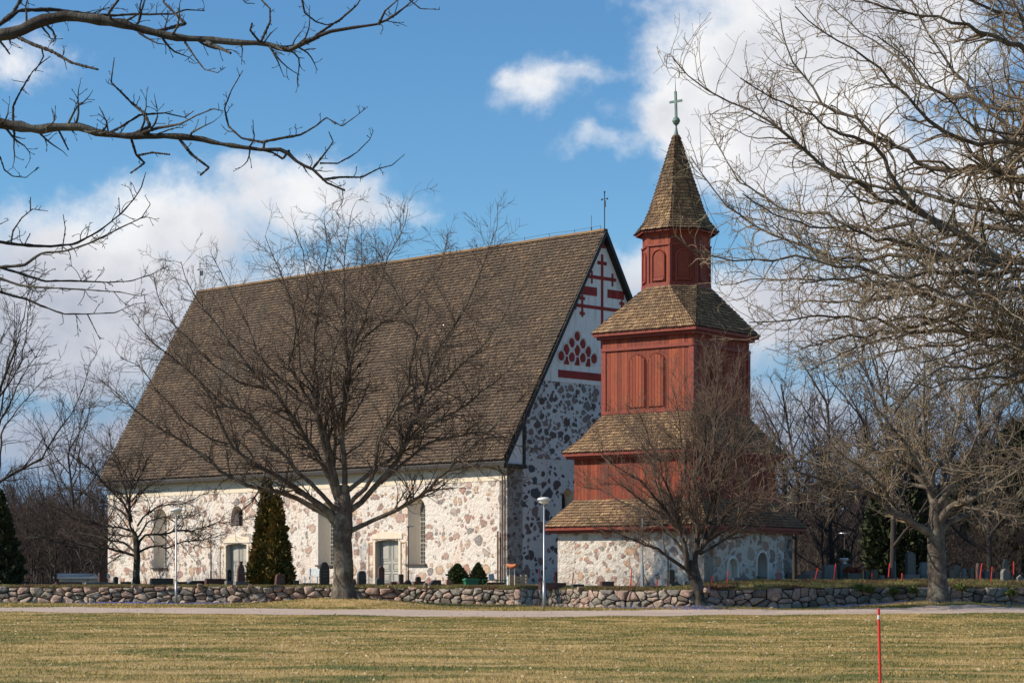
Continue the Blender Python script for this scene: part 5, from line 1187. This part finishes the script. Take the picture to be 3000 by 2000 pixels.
# ------------------------------------------------------------------ gravestones
M['black_granite'] = simple('black_granite', (.018, .018, .02), .3, var=.2)
M['brown_granite'] = simple('brown_granite', (.10, .045, .038), .45, var=.35, sc=20)
M['grey_granite'] = simple('grey_granite', (.155, .15, .14), .7, var=.35, sc=14)
M['dark_grey_granite'] = simple('dark_grey_granite', (.055, .055, .055), .5, var=.3, sc=14)
M['pink_granite'] = simple('pink_granite', (.34, .19, .15), .7, var=.3, sc=20)
GM = dict(k=M['black_granite'], b=M['brown_granite'], g=M['grey_granite'], d=M['dark_grey_granite'], p=M['pink_granite'])
def outline(kind, w, h):
    hw = w / 2
    if kind == 'arch': return [(-hw, 0), (hw, 0)] + [(hw * math.cos(a * math.pi / 12), h - hw * .8 + hw * .8 * math.sin(a * math.pi / 12)) for a in range(13)]
    if kind == 'gothic': return [(-hw * .95, 0), (hw * .95, 0), (hw, h * .55), (hw * .9, h * .75), (hw * .6, h * .92), (hw * .2, h), (-hw * .2, h), (-hw * .6, h * .92), (-hw * .9, h * .75), (-hw, h * .55)]
    if kind == 'peak': return [(-hw, 0), (hw, 0), (hw, h * .86), (0, h), (-hw, h * .86)]
    if kind == 'hump': return [(-hw, 0), (hw, 0), (hw, h * .6), (hw * .6, h * .72), (hw * .3, h * .97), (0, h), (-hw * .4, h * .8), (-hw, h * .66)]
    if kind == 'taper': return [(-hw, 0), (hw, 0), (hw * .72, h * .93), (hw * .4, h), (-hw * .45, h), (-hw * .75, h * .9)]
    if kind == 'step': return [(-hw, 0), (hw, 0), (hw * .8, h * .62), (hw * .55, h * .78), (hw * .4, h * .80), (hw * .32, h * .90), (hw * .42, h), (-hw * .42, h), (-hw * .32, h * .90), (-hw * .4, h * .80), (-hw * .55, h * .78), (-hw * .8, h * .62)]
    if kind == 'slope': return [(-hw, 0), (hw, 0), (hw, h), (-hw * .4, h), (-hw, h * .45)]
    return [(-hw, 0), (hw, 0), (hw, h), (-hw, h)]
def grave(kind, x0, x1, ytop, Y, m, label, plinth=None, yaw=32, thick=None, name='gravestone', cat='gravestone'):
    u = (x0 + x1) / 2; x = (u - 1500) / F * Y; z = float(yard_z(np.array(x), np.array(float(Y)))) - .03
    wpx = (x1 - x0) / F * Y; top = EYE + (HOR - ytop) / F * Y; H = max(top - z, .22); t = thick or min(.24, .12 + wpx * .12)
    w = max(.15, (wpx - t * math.sin(R(yaw))) / math.cos(R(yaw)))
    root = empty(name, (x, Y, z), R(yaw)); tag(root, label, cat, 'gravestones behind the stone wall'); z0 = 0
    if plinth:
        ph, pw, pm = plinth; b = MB(); b.box(-w / 2 - pw, w / 2 + pw, -t / 2 - .08, t / 2 + .08, -.1, ph); b.build('plinth', GM[pm], root, .012); z0 = ph
    b = MB(); b.prism([(px_, z0 + pz) for px_, pz in outline(kind, w, H - z0)], -t / 2, t / 2); o = b.build('headstone', GM[m], root, .012)
    if kind in ('arch', 'gothic', 'peak', 'taper', 'step') and H > .6:
        rr_ = MB()
        for i in range(3): ww = w * (.28 - .04 * i); rr_.box(-ww, ww, -t / 2 - .006, -t / 2 + .002, z0 + (H - z0) * (.62 - .12 * i), z0 + (H - z0) * (.62 - .12 * i) + .025)
        rr_.build('worn_inscription', M['grey_granite'], o)
    return root
G = [('gothic', 935, 966, 1645, 105, 'k', 'tall black pointed gravestone just left of the big oak trunk', (.1, .06, 'd')),
     ('arch', 1046, 1073, 1671, 107, 'd', 'dark round topped gravestone just right of the big oak trunk', (.12, .05, 'g')),
     ('peak', 1106, 1127, 1656, 110, 'b', 'slim brown peaked gravestone in front of the right grey church door', None),
     ('arch', 1100, 1126, 1690, 104.5, 'd', 'small dark round gravestone in front of the slim brown peaked one', (.08, .04, 'g')),
     ('flat', 1142, 1163, 1703, 104.5, 'b', 'low red brown block gravestone right of the church door', None),
     ('flat', 1167, 1183, 1681, 107, 'k', 'small upright black gravestone on a brown base beside the thin church lamp', (.22, .06, 'b')),
     ('hump', 1183, 1207, 1697, 104.5, 'k', 'black humped gravestone at the foot of the thin church lamp', (.06, .03, 'd')),
     ('flat', 1208, 1246, 1702, 106, 'b', 'long low dark brown gravestone below the right church window', None),
     ('flat', 1241, 1253, 1709, 104, 'g', 'small pale grey marker beside a curved dark gravestone', None),
     ('slope', 1256, 1293, 1698, 104.5, 'd', 'dark gravestone with curved sloping top left of the round shrub', (.05, .03, 'd')),
     ('flat', 1304, 1323, 1697, 105, 'p', 'grey brown upright gravestone touching the round clipped shrub', None),
     ('flat', 859, 877, 1699, 105, 'k', 'small black gravestone right of the brown tapered one', (.06, .05, 'd')),
     ('taper', 803, 837, 1681, 104.5, 'b', 'brown tapered gravestone at the right foot of the thuja', None),
     ('step', 692, 719, 1643, 105.5, 'b', 'tall brown stepped monument in front of the left church door', (.28, .12, 'g')),
     ('arch', 663, 679, 1667, 106, 'k', 'black round gravestone on a grey plinth left of the brown stepped monument', (.3, .07, 'g')),
     ('flat', 600, 660, 1694, 107, 'b', 'long low brown gravestone left of the two monuments', None),
     ('slope', 545, 600, 1700, 107, 'k', 'long low black gravestone with a sloping end right of the left lamp post', None),
     ('flat', 512, 548, 1703, 108, 'b', 'low reddish brown gravestone directly right of the left lamp post', None),
     ('flat', 440, 507, 1693, 105.8, 'k', 'wide black double gravestone left of the lamp post', (.06, .05, 'd')),
     ('arch', 331, 347, 1688, 107, 'k', 'small black arched gravestone at the left corner of the church', (.14, .06, 'd')),
     ('peak', 250, 334, 1703, 106.5, 'g', 'wide low grey gravestone with a shallow peak left of the church', None),
     ('flat', 288, 313, 1677, 112, 'b', 'brown upright gravestone in front of the blue roofed shed', None),
     ('flat', 163, 238, 1707, 107.5, 'b', 'long low brown gravestone below the shed', None),
     ('flat', 80, 150, 1706, 108, 'b', 'long low dark red gravestone near the left edge', None),
     ('hump', 55, 78, 1700, 108, 'd', 'low dark rough stone right of the dark thuja at the left edge', None),
     ('arch', 0, 22, 1693, 107.5, 'd', 'grey rounded gravestone at the very left edge', None),
     ('flat', 1576, 1660, 1706, 97, 'b', 'long low purple brown gravestone between the right lamp post and the bell tower', None),
     ('flat', 1672, 1712, 1710, 96.5, 'd', 'low dark gravestone at the left corner of the tower base', None),
     ('flat', 1756, 1800, 1702, 96, 'b', 'low brown slab gravestone in front of the lit tower base', None),
     ('hump', 1960, 1995, 1702, 95.6, 'd', 'dark grey gravestone with rounded shoulder beside the black metal post', None),
     ('flat', 2000, 2015, 1701, 95.8, 'g', 'small grey gravestone at the left of the forked tree trunk', None),
     ('flat', 2142, 2195, 1699, 97, 'g', 'low grey block gravestone in front of the tower doorways', None),
     ('slope', 2327, 2373, 1682, 101, 'd', 'grey block gravestone just right of the bell tower', (.12, .04, 'g')),
     ('flat', 2348, 2409, 1671, 106, 'p', 'long pinkish brown gravestone behind the grey block right of the tower', None),
     ('flat', 2407, 2452, 1653, 104, 'g', 'large grey framed monument with a dark panel right of the tower', None),
     ('flat', 2453, 2496, 1651, 105, 'd', 'dark monument carrying a white urn beside the grey framed one', (.15, .1, 'g')),
     ('flat', 2506, 2518, 1664, 103, 'g', 'small pale upright gravestone behind the flower planter', None),
     ('flat', 2552, 2572, 1668, 108, 'k', 'dark upright gravestone left of the leaning brown tree trunk', None),
     ('flat', 2594, 2613, 1661, 104, 'k', 'black upright gravestone at the foot of the dark thujas', (.25, .1, 'b')),
     ('peak', 2650, 2684, 1614, 103, 'd', 'tall grey peaked monument left of the rough tree trunk', (.35, .18, 'g')),
     ('taper', 2613, 2626, 1643, 104, 'g', 'thin pale obelisk between the thuja and the tall grey monument', (.2, .08, 'g')),
     ('slope', 2690, 2720, 1646, 105, 'g', 'grey slanted gravestone between the tall monument and the rough tree trunk', (.3, .06, 'd')),
     ('flat', 2773, 2798, 1668, 103, 'b', 'brown gravestone at the right foot of the rough tree trunk', None),
     ('flat', 2785, 2812, 1655, 108, 'k', 'black gravestone with a pale cap right of the rough tree trunk', (.1, .05, 'g')),
     ('flat', 2836, 2853, 1662, 107, 'k', 'small black upright gravestone beside the green shrub at the right', None),
     ('flat', 2875, 2905, 1672, 108, 'd', 'dark block gravestone left of the grey arched one', None),
     ('arch', 2929, 2962, 1665, 102, 'g', 'grey arched gravestone near the right edge', (.08, .03, 'g')),
     ('gothic', 2935, 2955, 1637, 112, 'k', 'dark pointed gravestone behind the grey arched one', (.1, .05, 'd')),
     ('hump', 2975, 2999, 1683, 102, 'g', 'low rough grey gravestone at the right edge', None)]
G += [('flat', 352, 385, 1703, 108, 'd', 'low dark kerb gravestone right of the small black arched one by the church corner', None), ('flat', 884, 930, 1707, 106, 'd', 'long low dark gravestone in front of the pale blue bench', None),
      ('arch', 1216, 1234, 1688, 111, 'k', 'small black arched gravestone below the left edge of the right church window', (.1, .04, 'd')), ('flat', 1422, 1478, 1705, 105, 'k', 'long low black gravestone beyond the green rack', None),
      ('hump', 1030, 1045, 1694, 104.5, 'b', 'low brown rough stone touching the right side of the oak trunk', None), ('flat', 2215, 2246, 1693, 99, 'd', 'dark low gravestone between the two tower doorways', None), ('arch', 2300, 2322, 1676, 103, 'k', 'black arched gravestone at the right corner of the tower base', (.1, .05, 'd')),
      ('flat', 2530, 2548, 1672, 105, 'd', 'narrow dark gravestone right of the flower planter', None), ('arch', 2815, 2832, 1664, 106, 'g', 'pale arched gravestone right of the black one with a cap', (.1, .04, 'd')), ('gothic', 2858, 2874, 1648, 110, 'b', 'brown pointed gravestone left of the dark block gravestone', (.1, .04, 'd')),
      ('flat', 2908, 2926, 1676, 104, 'b', 'low brown gravestone between the dark block and the grey arched gravestone', None), ('peak', 2724, 2736, 1668, 104, 'k', 'black peaked gravestone half behind the left of the rough trunk', None), ('flat', 2575, 2592, 1684, 102, 'g', 'low pale gravestone left of the black upright at the thujas', None)]
for kind, x0g, x1g, yt, Yg, m, lab, pl in G: gr = grave(kind, x0g, x1g, yt, Yg, m, lab, pl, yaw=32 + rr.uniform(-5, 5))
def ground_pt(u, Y): x = (u - 1500) / F * Y; return Vector((x, Y, float(yard_z(np.array(x), np.array(float(Y))))))
# white urn on the dark monument
p = at(2474, 1651, 105); b = MB(); b.lathe([(.10, 0), (.12, .03), (.05, .07), (.07, .12), (.20, .2), (.23, .28), (.19, .29), (.001, .27)], (0, 0, 0), 16); ur = empty('urn', tuple(p)); tag(ur, 'pale stone urn with a dark plant standing on the dark monument', 'urn')
b.build('bowl', M['lamp_white'], ur, smooth=True); Vv, Fv = foliage(500, cone_shape([(0, 0, .24, .62, .22, .5)]), .09, np.random.default_rng(3)); np_obj('plant', Vv, Fv, M['dark_thuja'], ur)
# planter with dry flowers
p = ground_pt(2497, 101); pl_ = empty('flower_planter', tuple(p), R(30)); tag(pl_, 'grey stone planter with dry red brown flowers right of the urn monument', 'planter')
b = MB(); b.box(-.42, .42, -.2, .2, 0, .38); b.build('trough', M['dark_grey_granite'], pl_, .015)
Vv, Fv = foliage(900, cone_shape([(-.2, 0, .36, .62, .22, .4), (.2, 0, .36, .58, .2, .4)]), .08, np.random.default_rng(4)); np_obj('flowers', Vv, Fv, simple('dry_flowers', (.22, .06, .035), .9, var=.5, sc=20), pl_)
# ------------------------------------------------------------------ lamps
def lamp(u, ybase_z, Y, ytop, label, small=False):
    x = (u - 1500) / F * Y; H = EYE + (HOR - ytop) / F * Y - ybase_z
    root = empty('street_lamp', (x, Y, ybase_z)); tag(root, label, 'street lamp', 'lamps')
    b = MB()
    if not small:
        b.tube([(0, 0, -.1), (0, 0, H * .245)], .062, 12); b.tube([(0, 0, H * .245), (0, 0, H * .255), (0, 0, H - .3)], [.062, .04, .034], 12); b.build('pole', M['steel'], root, smooth=True)
        b = MB(); b.lathe([(.045, H - .34), (.055, H - .30), (.20, H - .24), (.215, H - .17), (.20, H - .15)], (0, 0, 0), 24); b.build('diffuser', simple('opal_plastic', (.62, .62, .58), .3, var=.05), root, smooth=True)
        b = MB(); b.lathe([(.20, H - .155), (.27, H - .14), (.285, H - .11), (.27, H - .06), (.16, H - .02), (.001, H)], (0, 0, 0), 28); b.build('lamp_shade', M['lamp_white'], root, smooth=True)
    else:
        b.tube([(0, 0, -.1), (0, 0, .8)], .05, 8); b.tube([(0, 0, .8), (.0, 0, H - .06)], [.032, .024], 8); b.build('pole', M['tin'], root)
        b = MB(); b.lathe([(.03, H - .12), (.06, H - .05), (.30, H - .03), (.29, H)], (0, 0, 0), 20); b.build('lamp_shade', M['steel'], root)
    return root
lamp(1594, float(g_np(np.array(93.0))), 93.0, 1455, 'white disc topped lamp post beside the path in front of the church gable')
lamp(516, float(g_np(np.array(102.6))), 102.6, 1487, 'white disc topped lamp post beside the path at the left of the church')
lamp(1196, 1.6, 112, 1540, 'thin dark lamp with flat top beside the right church door', True)
lamp(618, 1.6, 114, 1564, 'thin dark lamp with flat top left of the left church door', True)
lamp(2474, 1.8, 112, 1560, 'thin reddish lamp post with flat top among the trees right of the tower', True)
# mast and black post before the tower
p = ground_pt(1882, 95.6); ms = empty('flag_pole', tuple(p)); tag(ms, 'short grey mast on a black base in front of the tower wall', 'mast')
hh = EYE + (HOR - 1518) / F * 95.6 - p.z
b = MB(); b.tube([(0, 0, 0), (0, 0, 1.0)], [.085, .075], 10); b.tube([(0, 0, 1.0), (0, 0, hh)], [.04, .025], 8); b.build('pole', M['steel'], ms)
b = MB(); b.box(-.55, .55, -.35, .35, -.05, .06); [b.tube([(0, 0, .75), (dx, dy, .05)], .02, 6) for dx, dy in ((.32, 0), (-.32, 0), (0, .3), (0, -.3))]; b.build('base', M['iron'], ms)
p = ground_pt(1957, 95.2); bp = empty('black_post', tuple(p)); tag(bp, 'thin black post with a dark box in front of the tower wall', 'post')
hh = EYE + (HOR - 1618) / F * 95.2 - p.z; b = MB(); b.tube([(0, 0, -.05), (0, 0, hh)], .028, 8); b.build('post', M['iron'], bp)
b = MB(); b.box(.05, .28, -.12, .12, .22, .82); b.tube([(.12, 0, .82), (.12, 0, 1.15)], .02, 6); b.build('box', M['black_granite'], bp, .03)
# snow poles
M['snow_red'] = simple('red_plastic', (.62, .035, .02), .45, var=.08); M['reflector'] = simple('white_reflector', (.62, .62, .64), .3, var=.05)
def snow(u0, y0, u1, y1, Y, r, label, band=False):
    a = at(u1, y1, Y); t = at(u0, y0, Y); root = empty('snow_pole', tuple(a)); tag(root, label, 'snow pole', 'red snow poles'); d = t - a
    b = MB(); b.tube([(0, 0, 0), tuple(d * .985), tuple(d)], [r, r, r * .85], 10); b.build('pole', M['snow_red'], root)
    if band: b = MB(); L = d.length; b.tube([tuple(d * (1 - .068 / L)), tuple(d * (1 - .106 / L))], r * 1.05, 12); b.build('reflective_band', M['reflector'], root)
a = at(2574, 1781, 22); root = empty('snow_pole', (a.x + .035, 22, -.15)); tag(root, 'near red marker pole with white band standing in the lawn', 'snow pole')
d = a - Vector((a.x + .035, 22, -.15)); b = MB(); b.tube([(0, 0, 0), tuple(d)], .0142, 16); b.build('pole', M['snow_red'], root, smooth=False)
L = d.length; b = MB(); b.tube([tuple(d * (1 - .066 / L)), tuple(d * (1 - .106 / L))], .0147, 16); b.build('reflective_band', M['reflector'], root)
SP = [(1580, 1664, 1583, 1704, 98, 'left of the lamp post before the gable'), (1624, 1675, 1628, 1706, 98.5, 'before the gable just left of the tower corner'), (1680, 1676, 1677, 1705, 97, 'at the left end of the lit tower base'), (1851, 1664, 1846, 1720, 95, 'leaning in front of the lit tower base beside the mast'),
      (1925, 1697, 1923, 1718, 95.5, 'short, right of the mast before the tower base'), (2088, 1685, 2085, 1707, 96, 'at the foot of the dark trunk right of the forked tree'), (2135, 1670, 2129, 1714, 96, 'leaning left of the white tower doorway'), (2278, 1668, 2285, 1705, 97, 'leaning in front of the dark tower doorway'),
      (2396, 1662, 2387, 1700, 100, 'leaning just right of the bell tower'), (2449, 1650, 2442, 1696, 100, 'leaning before the grey framed monument'), (2555, 1678, 2554, 1700, 100, 'short, left of the leaning brown tree trunk'), (2607, 1648, 2603, 1685, 101, 'at the foot of the leaning brown tree trunk'), (2643, 1678, 2642, 1702, 99.5, 'short, before the tall grey monument'),
      (2877, 1649, 2871, 1690, 101, 'leaning among graves between rough trunk and arched gravestone'), (2907, 1659, 2904, 1698, 100, 'just left of the grey arched gravestone'), (2970, 1645, 2970, 1679, 102, 'right of the grey arched gravestone near the edge'), (1384, 1686, 1381, 1712, 110, 'faint, between the two clipped shrubs'), (1257, 1688, 1256, 1712, 110, 'faint, below the right church window'), (1445, 1684, 1441, 1712, 112, 'faint, right of the pointed shrub')]
for a0, a1_, b0_, b1_, Ys, lab in SP: snow(a0, a1_, b0_, b1_ + 4, Ys, .026 if Ys < 105 else .018, 'red snow pole ' + lab)
# ------------------------------------------------------------------ bin, bench, crate, box, shed
M['bin_green'] = simple('green_plastic', (.015, .16, .075), .35, var=.1)
p = ground_pt(1380, 103.2); root = empty('wheelie_bin', (p.x, p.y, p.z - .55), R(12)); tag(root, 'green plastic wheelie bin with closed lid standing behind the wall', 'bin')
b = MB(); b.prism([(-.24, 0), (.24, 0), (.31, .86), (-.31, .86)], -.30, .30); b.build('bin_body', M['bin_green'], root, .02)
b = MB(); b.prism([(-.36, .862), (.36, .862), (.36, .91), (.28, .97), (-.28, .97), (-.36, .91)], -.36, .36); b.build('lid', M['bin_green'], root, .012)
for sx in (-1, 1): b = MB(); b.tube([(sx * .20, .34, .1), (sx * .27, .34, .1)], .1, 14); b.build('wheel', M['iron'], root)
p = ground_pt(917, 113); root = empty('bench', tuple(p), R(-40)); tag(root, 'pale blue slatted bench against the church wall left of the oak trunk', 'bench'); M['pale_blue'] = simple('pale_blue_paint', (.42, .50, .56), .6)
b = MB(); [b.box(-.55, .55, -.2 + .11 * i, -.12 + .11 * i, .42, .45) for i in range(4)]; b.build('seat', M['pale_blue'], root)
b = MB(); [b.box(-.55, .55, .24, .265, .52 + .12 * i, .60 + .12 * i) for i in range(3)]; b.build('backrest', M['pale_blue'], root)
for sx in (-.45, .45): b = MB(); b.box(sx - .03, sx + .03, -.18, -.13, 0, .418); b.box(sx - .03, sx + .03, .19, .238, 0, .86); b.build('leg', M['pale_blue'], root)
p = ground_pt(1494, 104); root = empty('white_box', (p.x, p.y, p.z - .1), R(20)); tag(root, 'pale grey cabinet behind the wall at the foot of the church corner', 'cabinet'); b = MB(); b.box(-.13, .13, -.12, .12, 0, .62); b.build('cabinet_body', M['pale_blue'], root, .01); b = MB(); b.box(-.15, .15, -.14, .14, .621, .65); b.build('lid', M['steel'], root)
p = ground_pt(1518, 103.5); root = empty('wooden_crate', (p.x, p.y, p.z - .15), R(28)); tag(root, 'pale slatted wooden compost crate behind the wall before the church corner', 'crate'); M['pale_wood'] = simple('pale_wood', (.42, .34, .24), .8)
for sx in (-.3, .3):
    for sy in (-.25, .25): b = MB(); b.box(sx - .03, sx + .03, sy - .03, sy + .03, 0, .72); b.build('post', M['pale_wood'], root)
b = MB(); 
for i in range(4): b.box(-.34, .34, -.30, -.282, .1 + i * .15, .2 + i * .15); b.box(-.34, .34, .282, .30, .1 + i * .15, .2 + i * .15); b.box(.332, .35, -.28, .28, .1 + i * .15, .2 + i * .15)
b.build('slats', M['pale_wood'], root)
p = ground_pt(1449, 103.6); root = empty('tap_stand', (p.x, p.y, p.z - .1), R(10)); tag(root, 'green metal rack with a pale blue sheet between the pointed shrub and the church corner', 'rack')
for sx in (-.55, .1, .55): b = MB(); b.tube([(sx, 0, 0), (sx, 0, .42)], .02, 6); b.build('leg', M['bin_green'], root)
b = MB(); b.tube([(-.6, 0, .42), (.6, 0, .40)], .022, 6); b.build('rail', M['bin_green'], root); b = MB(); b.box(-.2, .06, -.02, .0, .44, .72, Matrix.Rotation(R(-8), 4, 'Y')); b.build('sheet', M['pale_blue'], root)
p = ground_pt(1500, 117); root = empty('wheelbarrow', tuple(p), R(-45)); tag(root, 'orange wheelbarrow tray propped up at the corner of the church', 'wheelbarrow')
hz = EYE + (HOR - 1650) / F * 117 - p.z; b = MB(); b.tube([(-.38, 0, hz + .02), (-.27, 0, hz - .1), (0, 0, hz - .16), (.27, 0, hz - .1), (.38, 0, hz)], [.03, .10, .14, .10, .03], 12); b.build('tray', simple('orange_paint', (.34, .09, .025), .6, var=.2), root, smooth=True)
for sx in (-.22, .22): b = MB(); b.tube([(sx, 0, 0), (sx * .8, 0, hz - .1)], .022, 6); b.build('leg', M['steel'], root)
b = MB(); b.tube([(-.04, -.1, .2), (.04, -.1, .2)], .2, 16); b.build('wheel', M['iron'], root)
Ysd = 138; p = at(238, 1712, Ysd); root = empty('shed', (p.x, Ysd, 1.3), R(8)); tag(root, 'low white shed with blue metal roof left of the church', 'shed')
wv = 128 / F * Ysd; b = MB(); b.box(-wv / 2, wv / 2, 0, 3, 0, .85); b.build('wall', M['white_plaster'], root)
b = MB(); b.prism([(-.35, .82), (-.35, .90), (1.5, 1.12), (3.35, .90), (3.35, .82)], -wv / 2 - .3, wv / 2 + .3, Matrix(((0, -1, 0, 0), (1, 0, 0, 0), (0, 0, 1, 0), (0, 0, 0, 1)))); b.build('roof', simple('blue_metal_roof', (.03, .06, .10), .6, .0), root)
b = MB(); b.box(-wv / 2 - .32, wv / 2 + .32, -.40, -.352, .78, .92); b.build('fascia', M['lamp_white'], root)
M['fern'] = simple('fern_leaf', (.12, .15, .03), .7)
for i, (u, yy2) in enumerate([(2520, 1724), (2548, 1728), (2618, 1735), (2676, 1730), (2815, 1722), (2965, 1738)]):
    evergreen('fern_tuft', 'small yellow green fern tuft growing in the joints of the stone wall at the right', 'fern', at(u, yy2, wall_y((u - 1500) / F) - .25), [(0, 0, -.08, .14, .17, .5)], 70, .12, M['fern'], 41 + i, 'fern tufts in the stone wall')
